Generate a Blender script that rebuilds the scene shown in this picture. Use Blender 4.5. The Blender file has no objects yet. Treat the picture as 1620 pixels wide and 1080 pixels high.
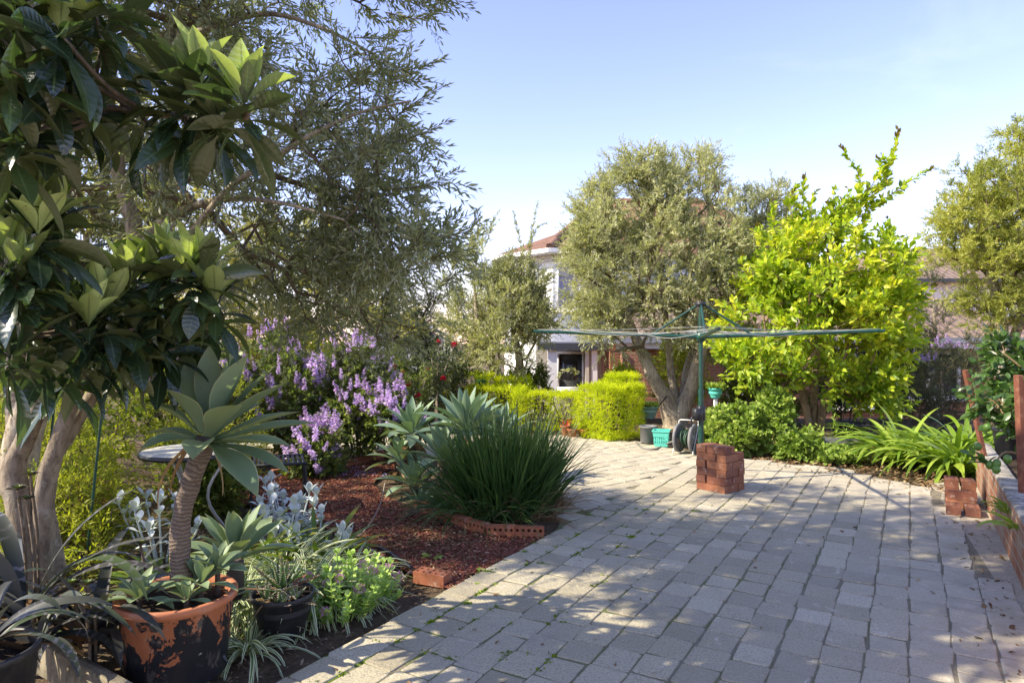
import bpy, math, random
import numpy as np
from mathutils import noise as mnoise, Vector

R = math.radians
sc = bpy.context.scene
COL = sc.collection
F = 1080.0      # focal length in pixels of the 1620 px wide photograph
EYE = 1.5       # eye height in metres
HZ = 535.0      # horizon row

def at(x, y, Y):
    return np.array([(x - 810) / F * Y, Y, EYE - (y - HZ) / F * Y])
def gnd(x, y):
    Y = EYE * F / (y - HZ)
    return np.array([(x - 810) / F * Y, Y, 0.0])
def rg(seed):
    return np.random.default_rng(seed)
def nrm(v):
    v = np.asarray(v, float)
    return v / np.maximum(np.linalg.norm(v, axis=-1, keepdims=True), 1e-9)

# ------------------------------------------------------------------ mesh bag
class Bag:
    def __init__(s):
        s.V = []; s.Q = []; s.T = []; s.n = 0; s.A = {}; s.P = []; s.mi = []
    def add(s, V, Fq, rnd=0.5, lu=0.0, lv=0.0, tint=0.0):
        V = np.asarray(V, float).reshape(-1, 3); n = len(V)
        Fq = np.asarray(Fq, int)
        if len(Fq):
            (s.Q if Fq.shape[1] == 4 else s.T).append(Fq + s.n)
        s.V.append(V); s.n += n
        for k, v in (('rnd', rnd), ('lu', lu), ('lv', lv), ('tint', tint)):
            s.A.setdefault(k, []).append(np.broadcast_to(np.asarray(v, float), (n,)))
        return s
    def poly(s, V, rnd=0.5):              # a single n-gon
        V = np.asarray(V, float); n = len(V)
        s.P.append(np.arange(n) + s.n); s.V.append(V); s.n += n
        for k, v in (('rnd', rnd), ('lu', 0), ('lv', 0), ('tint', 0)):
            s.A.setdefault(k, []).append(np.full(n, float(v)))
        return s
    def build(s, name, mat, parent=None, smooth=True, attrs=True, loc=None):
        V = np.concatenate(s.V)
        org = np.zeros(3)
        if parent is not None: org = wloc(parent)
        elif loc is not None: org = np.array(loc, float)
        V = V - org
        me = bpy.data.meshes.new(name)
        loops = []; tot = []
        if s.Q:
            q = np.concatenate(s.Q); loops.append(q.ravel()); tot.append(np.full(len(q), 4))
        if s.T:
            t = np.concatenate(s.T); loops.append(t.ravel()); tot.append(np.full(len(t), 3))
        for p in s.P:
            loops.append(p); tot.append(np.array([len(p)]))
        loops = np.concatenate(loops); tot = np.concatenate(tot)
        st = np.concatenate([[0], np.cumsum(tot)[:-1]])
        me.vertices.add(len(V)); me.vertices.foreach_set('co', V.astype(np.float32).ravel())
        me.loops.add(len(loops)); me.loops.foreach_set('vertex_index', loops.astype(np.int32))
        me.polygons.add(len(tot)); me.polygons.foreach_set('loop_start', st.astype(np.int32))
        me.update(calc_edges=True)
        me.polygons.foreach_set('use_smooth', np.full(len(tot), bool(smooth)))
        if attrs:
            for k, v in s.A.items():
                a = np.concatenate(v)
                if np.ptp(a) == 0 and k != 'rnd': continue
                at_ = me.attributes.new(k, 'FLOAT', 'POINT')
                at_.data.foreach_set('value', a.astype(np.float32))
        me.materials.append(mat)
        o = bpy.data.objects.new(name, me); COL.objects.link(o)
        if parent is not None: o.parent = parent
        elif loc is not None: o.location = loc
        return o

def wloc(o):
    v = np.array(o.location[:], float)
    while o.parent is not None:
        o = o.parent; v = v + np.array(o.location[:], float)
    return v
def tag(o, label=None, cat=None, group=None, kind=None):
    if label: o['label'] = label
    if cat: o['category'] = cat
    if group: o['group'] = group
    if kind: o['kind'] = kind
    return o
def thing(name, label, cat, loc, group=None):
    o = bpy.data.objects.new(name, None); COL.objects.link(o)
    o.location = tuple(float(c) for c in loc); o.empty_display_size = .1
    return tag(o, label, cat, group)
def copy_of(o, loc, rz=0, parent=None, label=None, group=None, scale=None):
    c = o.copy(); COL.objects.link(c)
    c.location = tuple(loc); c.rotation_euler = (0, 0, rz)
    if parent is not None: c.parent = parent
    if label: c['label'] = label
    if group: c['group'] = group
    if scale: c.scale = (scale,) * 3
    return c

# ------------------------------------------------------------------ shapes
def box(b, c, size, rz=0.0, rnd=0.5, bev=0.0, rx=0.0, ry=0.0):
    hx, hy, hz = [q / 2 for q in size]
    if bev <= 0:
        V = np.array([[x, y, z] for z in (-hz, hz) for x, y in ((-hx, -hy), (hx, -hy), (hx, hy), (-hx, hy))])
        Q = [[0, 3, 2, 1], [4, 5, 6, 7], [0, 1, 5, 4], [1, 2, 6, 5], [2, 3, 7, 6], [3, 0, 4, 7]]
    else:
        rings = []
        for z, i in ((-hz, bev), (-hz + bev, 0), (hz - bev, 0), (hz, bev)):
            a, d = hx - i, hy - i
            k = min(bev, a * .9, d * .9) if i == 0 else min(bev * .6, a * .5, d * .5)
            rings.append([[-a + k, -d, z], [a - k, -d, z], [a, -d + k, z], [a, d - k, z], [a - k, d, z], [-a + k, d, z], [-a, d - k, z], [-a, -d + k, z]])
        V = np.array(rings).reshape(-1, 3)
        Q = []
        for r in range(3):
            for i in range(8):
                j = (i + 1) % 8
                Q.append([r * 8 + i, r * 8 + j, r * 8 + 8 + j, r * 8 + 8 + i])
        for o, flip in ((0, 1), (24, 0)):
            f = [[o, o + 1, o + 2, o + 3], [o, o + 3, o + 4, o + 7], [o + 4, o + 5, o + 6, o + 7]]
            Q += [x[::-1] for x in f] if flip else f
    V = rot(V, rx, ry, rz) + np.asarray(c, float)
    return b.add(V, Q, rnd)
def rot(V, rx=0., ry=0., rz=0.):
    for ax, a in ((0, rx), (1, ry), (2, rz)):
        if a:
            c, s = math.cos(a), math.sin(a)
            i, j = [(1, 2), (2, 0), (0, 1)][ax]
            W = V.copy(); W[:, i] = c * V[:, i] - s * V[:, j]; W[:, j] = s * V[:, i] + c * V[:, j]; V = W
    return V
def lathe(b, c, prof, n=40, rnd=0.5):
    prof = np.asarray(prof, float); m = len(prof)
    a = np.linspace(0, 2 * np.pi, n, endpoint=False)
    V = np.stack([prof[:, 0][:, None] * np.cos(a), prof[:, 0][:, None] * np.sin(a), np.repeat(prof[:, 1][:, None], n, 1)], -1).reshape(-1, 3)
    i = np.arange(m - 1)[:, None]; j = np.arange(n)[None]
    k = (j + 1) % n
    Q = np.stack([i * n + j, i * n + k, (i + 1) * n + k, (i + 1) * n + j], -1).reshape(-1, 4)
    return b.add(V + np.asarray(c, float), Q, rnd)
def smooth_path(P, rr, per=5):
    P = np.asarray(P, float); rr = np.asarray(rr, float)
    if len(P) < 3:
        t = np.linspace(0, 1, per * (len(P) - 1) + 1)
        return P[0] + (P[-1] - P[0]) * t[:, None], rr[0] + (rr[-1] - rr[0]) * t
    Pe = np.vstack([2 * P[0] - P[1], P, 2 * P[-1] - P[-2]])
    out = []; ro = []
    for i in range(len(P) - 1):
        p0, p1, p2, p3 = Pe[i:i + 4]
        for t in np.linspace(0, 1, per, endpoint=False):
            out.append(.5 * (2 * p1 + (p2 - p0) * t + (2 * p0 - 5 * p1 + 4 * p2 - p3) * t * t + (3 * p1 - p0 - 3 * p2 + p3) * t ** 3))
            ro.append(rr[i] * (1 - t) + rr[i + 1] * t)
    out.append(P[-1]); ro.append(rr[-1])
    return np.array(out), np.array(ro)
def tube(b, P, rr, sides=8, per=5, rough=0.0, seed=0, rnd=0.5, cap=True, closed=False):
    P = np.asarray(P, float)
    rr = np.full(len(P), rr, float) if np.isscalar(rr) else np.asarray(rr, float)
    if per > 1: P, rr = smooth_path(P, rr, per)
    n = len(P)
    T = nrm(np.gradient(P, axis=0))
    up = np.array([0, 0, 1.]) if abs(T[0][2]) < .9 else np.array([1., 0, 0])
    N = [nrm(np.cross(T[0], up))]
    for i in range(1, n):
        v = N[-1] - T[i] * np.dot(N[-1], T[i]); N.append(nrm(v))
    N = np.array(N); B = np.cross(T, N)
    a = np.linspace(0, 2 * np.pi, sides, endpoint=False)
    r = rr[:, None] * np.ones(sides)
    if rough:
        g = rg(seed); ph = g.uniform(0, 6.28, 6)
        s = np.arange(n)[:, None]
        r = r * (1 + rough * (np.sin(2 * a + s * .35 + ph[0]) * .5 + np.sin(3 * a - s * .6 + ph[1]) * .35 + np.sin(5 * a + s * .9 + ph[2]) * .2 + g.normal(0, .15, (n, sides))))
    V = P[:, None] + r[..., None] * (np.cos(a)[None, :, None] * N[:, None] + np.sin(a)[None, :, None] * B[:, None])
    i = np.arange(n - 1)[:, None]; j = np.arange(sides)[None]; k = (j + 1) % sides
    Q = np.stack([i * sides + j, i * sides + k, (i + 1) * sides + k, (i + 1) * sides + j], -1).reshape(-1, 4)
    lv = np.repeat(np.linspace(0, 1, n), sides)
    n0 = b.n
    b.add(V.reshape(-1, 3), Q, rnd, lv=lv)
    if cap:
        for row, p in ((0, P[0]), (n - 1, P[-1])):
            ring = V[row]
            VV = np.vstack([ring, p[None]])
            jj = np.arange(sides)
            t = np.stack([jj, (jj + 1) % sides, np.full(sides, sides)], -1)
            if row == 0: t = t[:, ::-1]
            b.add(VV, t, rnd, lv=float(row > 0))
    return b
def sticks(b, A, B, ra, rb, sides=4, rnd=.5):
    A = np.asarray(A, float); B = np.asarray(B, float); n = len(A)
    if n == 0: return b
    ra = np.broadcast_to(ra, (n,)); rb = np.broadcast_to(rb, (n,))
    T = nrm(B - A)
    ref = np.where(np.abs(T[:, 2:3]) < .9, np.array([[0, 0, 1.]]), np.array([[1., 0, 0]]))
    N = nrm(np.cross(T, ref)); Bn = np.cross(T, N)
    a = np.linspace(0, 2 * np.pi, sides, endpoint=False)
    d = np.cos(a)[None, :, None] * N[:, None] + np.sin(a)[None, :, None] * Bn[:, None]
    V = np.concatenate([A[:, None] + d * ra[:, None, None], B[:, None] + d * rb[:, None, None]], 1)
    j = np.arange(sides); k = (j + 1) % sides
    q = np.stack([j, k, k + sides, j + sides], -1)
    Q = (np.arange(n)[:, None, None] * 2 * sides + q[None]).reshape(-1, 4)
    rn = np.repeat(np.broadcast_to(rnd, (n,)), 2 * sides)
    return b.add(V.reshape(-1, 3), Q, rn)
def sphere(b, c, r, n=10, m=7, sq=(1, 1, 1), rnd=.5):
    t = np.linspace(-np.pi / 2, np.pi / 2, m)
    pr = np.stack([np.maximum(np.cos(t), .001) * r, np.sin(t) * r], -1)
    bb = Bag(); lathe(bb, (0, 0, 0), pr, n)
    return b.add(bb.V[0] * np.array(sq) + np.asarray(c), bb.Q[0], rnd)

# leaves: arrays of positions, directions, normals, placed copies of one outline
def outline(w, fold=.15, tip=1.0):
    """w: half widths at equal steps from base to tip (ends 0); a folded strip"""
    n = len(w); ys = np.linspace(0, tip, n)
    V = []; lu = []; lv = []
    for i in range(n):
        for x, u in ((-w[i], -1), (0, 0), (w[i], 1)):
            V.append([x, ys[i], fold * abs(x) * 2]); lu.append(u); lv.append(ys[i])
    Q = []
    for i in range(n - 1):
        a = i * 3
        Q += [[a, a + 1, a + 4, a + 3], [a + 1, a + 2, a + 5, a + 4]]
    return np.array(V, float), np.array(Q), np.array(lu, float), np.array(lv, float)
LT_DIAMOND = (np.array([[0, 0, 0], [.5, .45, .12], [0, 1, 0], [-.5, .45, .12]]), np.array([[0, 1, 2], [0, 2, 3]]), np.array([0, 1., 0, -1.]), np.array([0, .45, 1, .45]))
LT_LEAF = (np.array([[0, 0, 0], [.38, .25, .1], [.48, .55, .12], [0, 1, -.05], [-.48, .55, .12], [-.38, .25, .1], [0, .5, 0]]),
           np.array([[0, 1, 6], [1, 2, 6], [2, 3, 6], [3, 4, 6], [4, 5, 6], [5, 0, 6]]), np.array([0, 1., 1., 0, -1., -1., 0]), np.array([0, .25, .55, 1, .55, .25, .5]))
LT_ROUND = (np.array([[0, 0, 0]] + [[.5 * math.sin(a), .5 - .5 * math.cos(a), .1 * math.sin(3 * a)] for a in np.linspace(.5, 2 * math.pi - .5, 8)] + [[0, .45, -.08]]),
            np.array([[i, i + 1, 9] for i in range(8)] + [[8, 0, 9]]), np.zeros(10), np.zeros(10))
def leaves(b, pos, d, nv, L, W, tm=LT_DIAMOND, bend=0.0, rnd=None, tint=0.0):
    n = len(pos)
    if n == 0: return b
    tV, tF, lu, lv = tm; m = len(tV)
    d = nrm(d); nv = nrm(nv - d * np.sum(nv * d, -1, keepdims=True)); s = np.cross(d, nv)
    L = np.broadcast_to(L, (n,))[:, None, None]; W = np.broadcast_to(W, (n,))[:, None, None]
    bend = np.broadcast_to(bend, (n,))[:, None, None]
    x = tV[None, :, 0:1]; y = tV[None, :, 1:2]; z = tV[None, :, 2:3]
    V = pos[:, None] + L * y * d[:, None] + W * x * s[:, None] + (W * z - L * bend * y * y) * nv[:, None]
    Fq = (np.arange(n)[:, None, None] * m + tF[None]).reshape(-1, tF.shape[1])
    if rnd is None: rnd = rg(n).random(n)
    tint = np.repeat(np.broadcast_to(tint, (n,)), m)
    return b.add(V.reshape(-1, 3), Fq, np.repeat(np.broadcast_to(rnd, (n,)), m), np.tile(lu, n), np.tile(lv, n), tint)
def straps(b, base, az, e0, k, L, W, prof, nseg=8, fold=.15, roll=0.0, kz=0.0, rnd=None, tint=0.0, wave=0.0):
    n = len(base)
    if n == 0: return b
    bc = lambda v: np.broadcast_to(np.asarray(v, float), (n,))
    az, e0, k, L, W, roll, kz, wave = map(bc, (az, e0, k, L, W, roll, kz, wave))
    s = np.linspace(0, 1, nseg + 1)
    an = e0[:, None] - k[:, None] * s ** 1.2
    aa = az[:, None] + kz[:, None] * s
    tg = np.stack([np.cos(an) * np.cos(aa), np.cos(an) * np.sin(aa), np.sin(an)], -1)
    mid = nrm((tg[:, 1:] + tg[:, :-1]) / 2)
    P = np.concatenate([np.zeros((n, 1, 3)), np.cumsum(mid, 1) / nseg], 1) * L[:, None, None] + np.asarray(base)[:, None]
    sd = np.stack([-np.sin(aa), np.cos(aa), np.zeros_like(aa)], -1)
    nv = np.cross(tg, sd)
    cr, sr = np.cos(roll)[:, None, None], np.sin(roll)[:, None, None]
    sd, nv = sd * cr + nv * sr, nv * cr - sd * sr
    p = np.interp(s, np.linspace(0, 1, len(prof)), prof)[None, :, None] * W[:, None, None] / 2
    wv = (np.sin(s[None] * 15 + az[:, None] * 7) * wave[:, None])[..., None] * p
    V = np.stack([P - sd * p + nv * (fold * p * 2 + wv), P, P + sd * p + nv * (fold * p * 2 - wv)], 2)
    m = (nseg + 1) * 3
    q = []
    for i in range(nseg):
        a = i * 3
        q += [[a, a + 3, a + 4, a + 1], [a + 1, a + 4, a + 5, a + 2]]
    Q = (np.arange(n)[:, None, None] * m + np.array(q)[None]).reshape(-1, 4)
    if rnd is None: rnd = rg(n + 7).random(n)
    return b.add(V.reshape(-1, 3), Q, np.repeat(bc(rnd), m), np.tile(np.tile([-1., 0, 1.], nseg + 1), n), np.tile(np.repeat(s, 3), n), np.repeat(bc(tint), m))

# ------------------------------------------------------------------ materials
def mat_new(name):
    m = bpy.data.materials.new(name); m.use_nodes = True
    nt = m.node_tree; nt.nodes.clear()
    return m, nt
class G:
    """tiny node-graph helper"""
    def __init__(s, nt): s.nt = nt
    def n(s, t, **kw):
        nd = s.nt.nodes.new(t)
        for k, v in kw.items():
            if k.startswith('i_'):
                key = k[2:]
                key = int(key) if key.isdigit() else key
                s.set(nd.inputs[key], v)
            else: setattr(nd, k, v)
        return nd
    def set(s, inp, v):
        if isinstance(v, bpy.types.NodeSocket): s.nt.links.new(v, inp)
        else:
            if isinstance(v, (tuple, list)) and len(v) == 3 and inp.type == 'RGBA': v = (*v, 1)
            inp.default_value = v
    def mix(s, f, a, b, mode='MIX'):
        nd = s.nt.nodes.new('ShaderNodeMix'); nd.data_type = 'RGBA'; nd.blend_type = mode
        s.set(nd.inputs[0], f); s.set(nd.inputs[6], a); s.set(nd.inputs[7], b)
        return nd.outputs[2]
    def math(s, op, a, b=0.0, clamp=False):
        nd = s.nt.nodes.new('ShaderNodeMath'); nd.operation = op; nd.use_clamp = clamp
        s.set(nd.inputs[0], a); s.set(nd.inputs[1], b); return nd.outputs[0]
    def noise(s, scale, detail=4, rough=.55, vec=None, dist=0.0):
        nd = s.n('ShaderNodeTexNoise'); nd.inputs['Scale'].default_value = scale
        nd.inputs['Detail'].default_value = detail; nd.inputs['Roughness'].default_value = rough
        nd.inputs['Distortion'].default_value = dist
        s.set(nd.inputs['Vector'], vec if vec is not None else s.pos())
        return nd.outputs[0]
    def pos(s):
        if not hasattr(s, '_p'): s._p = s.n('ShaderNodeNewGeometry')
        return s._p.outputs['Position']
    def back(s):
        s.pos(); return s._p.outputs['Backfacing']
    def attr(s, nm):
        nd = s.n('ShaderNodeAttribute'); nd.attribute_name = nm; return nd.outputs['Fac']
    def ramp(s, f, stops, interp='LINEAR'):
        nd = s.n('ShaderNodeValToRGB'); cr = nd.color_ramp; cr.interpolation = interp
        while len(cr.elements) < len(stops): cr.elements.new(.5)
        for e, (p, c) in zip(cr.elements, stops):
            e.position = p; e.color = (*c, 1) if len(c) == 3 else c
        s.set(nd.inputs[0], f); return nd.outputs[0]
    def step(s, f, lo, hi):
        nd = s.n('ShaderNodeMapRange'); s.set(nd.inputs[0], f)
        nd.inputs[1].default_value = lo; nd.inputs[2].default_value = hi; return nd.outputs[0]
    def bump(s, h, strength=.4, dist=.01):
        nd = s.n('ShaderNodeBump'); nd.inputs['Strength'].default_value = strength
        nd.inputs['Distance'].default_value = dist; s.set(nd.inputs['Height'], h); return nd.outputs[0]
    def out(s, sh):
        o = s.n('ShaderNodeOutputMaterial'); s.nt.links.new(sh, o.inputs[0])
    def prin(s, color, rough=.6, spec=.4, normal=None, metal=0.0):
        nd = s.n('ShaderNodeBsdfPrincipled')
        s.set(nd.inputs['Base Color'], color); s.set(nd.inputs['Roughness'], rough)
        s.set(nd.inputs['Specular IOR Level'], spec); s.set(nd.inputs['Metallic'], metal)
        if normal is not None: s.set(nd.inputs['Normal'], normal)
        return nd.outputs[0]

def leaf_mat(name, stops, under=None, young=None, trans=.35, tcol=None, rough=.45, spec=.4, veins=0, edge=None, bands=None, varieg=None, tipc=None, blemish=0):
    """stops: list of colours across the random leaf tint"""
    m, nt = mat_new(name); g = G(nt)
    r = g.attr('rnd')
    c = g.ramp(r, [(i / max(1, len(stops) - 1), s) for i, s in enumerate(stops)])
    if young is not None: c = g.mix(g.attr('tint'), c, young)
    lu = lv = None; nm = None
    if veins or edge or bands or varieg or tipc:
        lu = g.math('ABSOLUTE', g.attr('lu')); lv = g.attr('lv')
    if blemish:
        nz = g.noise(60, 3); c = g.mix(g.math('MULTIPLY', g.step(nz, .6, .72), blemish), c, (.2, .15, .06))
    if veins:
        ph = g.math('SUBTRACT', g.math('MULTIPLY', lv, veins * 6.283), g.math('MULTIPLY', lu, 4.0))
        w = g.math('SINE', ph)
        mid = g.step(lu, .14, .03)
        c = g.mix(g.math('MULTIPLY', g.step(w, .8, 1.0), .07), c, tuple(min(1, x * 1.5 + .005) for x in stops[len(stops) // 2]))
        c = g.mix(g.math('MULTIPLY', mid, .55), c, tuple(min(1, x * 2.6 + .03) for x in stops[len(stops) // 2]))
        nm = g.bump(g.math('ADD', w, mid), .14, .0018)
    if varieg:
        c = g.mix(g.step(lu, .42, .52), c, varieg)
    if edge: c = g.mix(g.step(lu, .9, .97), c, edge)
    if bands:
        w = g.math('SINE', g.math('ADD', g.math('MULTIPLY', lv, 85), g.math('MULTIPLY', g.noise(25, 2), 7)))
        c = g.mix(g.math('MULTIPLY', g.step(w, .4, .8), g.step(g.noise(7, 2), .45, .62)), c, bands)
    if tipc: c = g.mix(g.step(lv, .8, 1.0), c, tipc)
    cu = g.mix(g.math('MULTIPLY', g.back(), g.math('SUBTRACT', .75, g.math('MULTIPLY', g.attr('tint'), .7))), c, under) if under is not None else c
    sh = g.prin(cu, rough, spec, nm)
    if trans:
        t = g.n('ShaderNodeBsdfTranslucent')
        tc = g.mix(1.0, c, tcol if tcol is not None else (1.6, 1.7, .7), 'MULTIPLY')
        g.set(t.inputs[0], tc)
        mx = g.n('ShaderNodeMixShader'); mx.inputs[0].default_value = trans
        nt.links.new(sh, mx.inputs[1]); nt.links.new(t.outputs[0], mx.inputs[2]); sh = mx.outputs[0]
    g.out(sh); return m

def plain(name, col, rough=.6, spec=.4, metal=0, var=.25, scale=18, bump=.15, dirt=None, dscale=4, bdist=.004):
    m, nt = mat_new(name); g = G(nt)
    nz = g.noise(scale, 5, .6)
    c = g.mix(nz, tuple(x * (1 - var) for x in col), tuple(min(1, x * (1 + var)) for x in col))
    if dirt: c = g.mix(g.step(g.noise(dscale, 5, .65), .5, .72), c, dirt)
    g.out(g.prin(c, rough, spec, g.bump(g.noise(scale * 4, 3), bump, bdist) if bump else None, metal)); return m

def bark(name, a, b, scale=14, stretch=5, bump=.6):
    m, nt = mat_new(name); g = G(nt)
    nk = g.noise(26, 6, .7); ln = g.noise(8, 5, .75)
    mp = g.n('ShaderNodeMapping'); g.set(mp.inputs[0], g.pos()); mp.inputs[3].default_value = (stretch, stretch, 1)
    n1 = g.noise(scale / 2, 6, .65, mp.outputs[0], .6); n2 = g.noise(3, 3)
    c = g.mix(g.step(n1, .35, .65), a, b)
    c = g.mix(g.math('MULTIPLY', g.step(n2, .5, .7), .5), c, tuple(min(1, x * 1.35) for x in b))
    c = g.mix(g.math('MULTIPLY', g.step(nk, .56, .66), .65), c, tuple(x * .4 for x in a))
    c = g.mix(g.math('MULTIPLY', g.step(ln, .58, .66), .45), c, (.46, .45, .38))
    g.out(g.prin(c, .88, .2, g.bump(g.math('ADD', n1, g.math('MULTIPLY', nk, .8)), bump, .014))); return m

# ------------------------------------------------------------------ light, sky, camera
SUN_AZ, SUN_EL = -105.0, 40.0        # clockwise from +Y, degrees
w = bpy.data.worlds.new("World"); sc.world = w; w.use_nodes = True
sky = w.node_tree.nodes.new('ShaderNodeTexSky'); sky.sky_type = 'NISHITA'; sky.sun_disc = False
sky.sun_elevation = R(SUN_EL); sky.sun_rotation = R(SUN_AZ); sky.ozone_density = 3.5; sky.dust_density = .1; sky.air_density = 1.0
bgn = w.node_tree.nodes['Background']; bgn.inputs[1].default_value = .15
skm = w.node_tree.nodes.new('ShaderNodeMix'); skm.data_type = 'RGBA'; skm.blend_type = 'MULTIPLY'; skm.inputs[0].default_value = 1
skm.inputs[7].default_value = (1.16, .865, .93, 1)
w.node_tree.links.new(sky.outputs[0], skm.inputs[6])
gw_ = G(w.node_tree); tcw = gw_.n('ShaderNodeTexCoord'); mpw = gw_.n('ShaderNodeMapping'); gw_.set(mpw.inputs[0], tcw.outputs['Generated']); mpw.inputs[3].default_value = (1.2, 1.2, 3.6)
wisp = gw_.math('MULTIPLY', gw_.step(gw_.noise(2.6, 7, .6, mpw.outputs[0], .6), .58, .86), .10)
w.node_tree.links.new(gw_.mix(wisp, skm.outputs[2], (5.2, 5.3, 5.6)), bgn.inputs[0])
sl = bpy.data.lights.new('sun', 'SUN'); sl.energy = 3.7; sl.angle = R(.55); sl.color = (1, .90, .72)
so = bpy.data.objects.new('sun', sl); COL.objects.link(so)
ts = Vector((math.sin(R(SUN_AZ)) * math.cos(R(SUN_EL)), math.cos(R(SUN_AZ)) * math.cos(R(SUN_EL)), math.sin(R(SUN_EL))))
so.rotation_euler = ts.to_track_quat('Z', 'Y').to_euler(); so.location = ts * 40
cd = bpy.data.cameras.new('camera'); co = bpy.data.objects.new('camera', cd); COL.objects.link(co)
cd.sensor_width = 36; cd.lens = 36 * F / 1620; cd.clip_end = 600; cd.clip_start = .05
cd.shift_y = -(540 - HZ) / 1620
co.location = (0, 0, EYE); co.rotation_euler = (math.pi / 2, 0, 0); sc.camera = co
vs = sc.view_settings; vs.view_transform = 'Standard'; vs.look = 'None'; vs.exposure = 1.4; vs.gamma = 1
cy = sc.cycles
cy.max_bounces = 8; cy.diffuse_bounces = 5; cy.glossy_bounces = 2; cy.transmission_bounces = 4; cy.transparent_max_bounces = 6
cy.caustics_reflective = False; cy.caustics_refractive = False
try:
    cy.use_denoising = True; cy.denoiser = 'OPENIMAGEDENOISE'; cy.denoising_prefilter = 'ACCURATE'
except Exception: pass
cy.sample_clamp_indirect = 4

# ------------------------------------------------------------------ material table
M = {}
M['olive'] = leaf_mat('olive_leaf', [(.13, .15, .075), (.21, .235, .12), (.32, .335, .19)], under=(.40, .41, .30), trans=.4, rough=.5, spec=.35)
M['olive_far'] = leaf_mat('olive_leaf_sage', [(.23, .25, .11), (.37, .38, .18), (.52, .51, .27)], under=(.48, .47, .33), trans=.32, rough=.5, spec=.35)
M['loquat'] = leaf_mat('loquat_leaf', [(.018, .036, .018), (.03, .055, .024), (.055, .09, .03)], under=(.13, .155, .06), young=(.56, .66, .24), trans=.28, rough=.24, spec=.9, veins=11, blemish=.3)
M['citrus'] = leaf_mat('citrus_leaf', [(.14, .23, .018), (.28, .39, .026), (.44, .51, .04), (.62, .59, .05)], young=(.12, .05, .02), trans=.4, rough=.4, spec=.4)
M['lemon'] = leaf_mat('lemon_leaf', [(.035, .08, .018), (.06, .12, .025), (.10, .18, .03)], trans=.25, rough=.35, spec=.5)
M['golden'] = leaf_mat('golden_cypress', [(.33, .42, .014), (.52, .58, .018), (.66, .68, .025)], trans=.3, rough=.7, spec=.2)
M['geranium'] = leaf_mat('geranium_leaf', [(.15, .23, .035), (.26, .355, .06), (.40, .46, .11)], trans=.3, rough=.65, spec=.25)
M['agapanthus'] = leaf_mat('strap_leaf_bright', [(.12, .205, .018), (.21, .315, .035), (.33, .42, .065)], trans=.32, rough=.38, spec=.45)
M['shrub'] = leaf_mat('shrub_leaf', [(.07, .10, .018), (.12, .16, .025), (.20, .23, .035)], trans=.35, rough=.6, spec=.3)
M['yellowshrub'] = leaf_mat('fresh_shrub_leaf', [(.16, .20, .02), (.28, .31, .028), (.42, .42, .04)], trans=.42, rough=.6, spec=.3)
M['goldlit_tree'] = leaf_mat('painted_backlit_leaf', [(.26, .25, .06), (.46, .42, .12), (.62, .56, .20)], trans=.42, rough=.6, spec=.3)  # golden backlight painted into the leaf colour of the background trees
M['darkshrub'] = leaf_mat('dark_shrub_leaf', [(.04, .055, .022), (.065, .085, .032), (.10, .12, .045)], trans=.2, rough=.6, spec=.3)
M['purplebush'] = leaf_mat('purple_bush_leaf', [(.09, .14, .03), (.14, .19, .04), (.22, .26, .05)], under=(.14, .12, .10), trans=.35, rough=.65, spec=.25)
M['callistemon'] = leaf_mat('bottlebrush_leaf', [(.20, .235, .045), (.35, .375, .075), (.52, .50, .115)], tipc=(.32, .22, .08), trans=.36, rough=.5)
M['petal'] = leaf_mat('lilac_petal', [(.48, .36, .62), (.66, .53, .74), (.80, .70, .82)], trans=.4, tcol=(1.3, 1.0, 1.3), rough=.7, spec=.2)
M['rose'] = leaf_mat('rose_petal', [(.45, .01, .03), (.62, .02, .06)], trans=.3, tcol=(1.2, .6, .6), rough=.6)
M['pink'] = leaf_mat('pink_petal', [(.55, .24, .42), (.66, .34, .52)], trans=.3, tcol=(1, 1, 1), rough=.7)
M['agave'] = leaf_mat('agave_leaf', [(.15, .215, .12), (.20, .275, .155), (.26, .335, .18)], edge=(.38, .41, .22), trans=.14, rough=.5, spec=.35, blemish=.25, tipc=(.24, .27, .12))
M['agave_blue'] = leaf_mat('agave_leaf_blue', [(.14, .22, .135), (.19, .275, .18), (.25, .34, .20)], edge=(.32, .36, .24), trans=.14, rough=.48, spec=.35, blemish=.2)
M['grass'] = leaf_mat('strappy_grass', [(.024, .06, .018), (.045, .10, .026), (.085, .15, .04)], trans=.28, rough=.4, spec=.45, tipc=(.09, .12, .04))
M['spider'] = leaf_mat('variegated_leaf', [(.10, .17, .05), (.14, .22, .06)], varieg=(.62, .64, .42), trans=.25, rough=.5)
M['strapgreen'] = leaf_mat('clump_strap', [(.09, .16, .02), (.15, .22, .03), (.24, .27, .05)], trans=.3, rough=.45, tipc=(.3, .2, .05))
M['silver'] = leaf_mat('silver_leaf', [(.48, .53, .52), (.58, .63, .62), (.66, .70, .68)], trans=.1, rough=.7, spec=.2)
M['sedum'] = leaf_mat('sedum_leaf', [(.30, .44, .10), (.40, .55, .15), (.50, .62, .20)], trans=.25, rough=.5)
M['aloe'] = leaf_mat('aloe_leaf', [(.045, .10, .035), (.07, .14, .05), (.09, .16, .05)], young=(.30, .07, .045), edge=(.35, .38, .2), trans=.1, rough=.45, spec=.4, tipc=(.2, .12, .05))
M['bromeliad'] = leaf_mat('bromeliad_leaf', [(.022, .028, .022), (.035, .04, .032), (.055, .055, .05), (.05, .075, .028)], bands=(.15, .145, .155), under=(.12, .115, .125), trans=.06, rough=.45, spec=.4)
M['aeonium'] = leaf_mat('aeonium_leaf', [(.05, .04, .035), (.09, .08, .05)], young=(.22, .32, .06), trans=.1, rough=.45)
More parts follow.
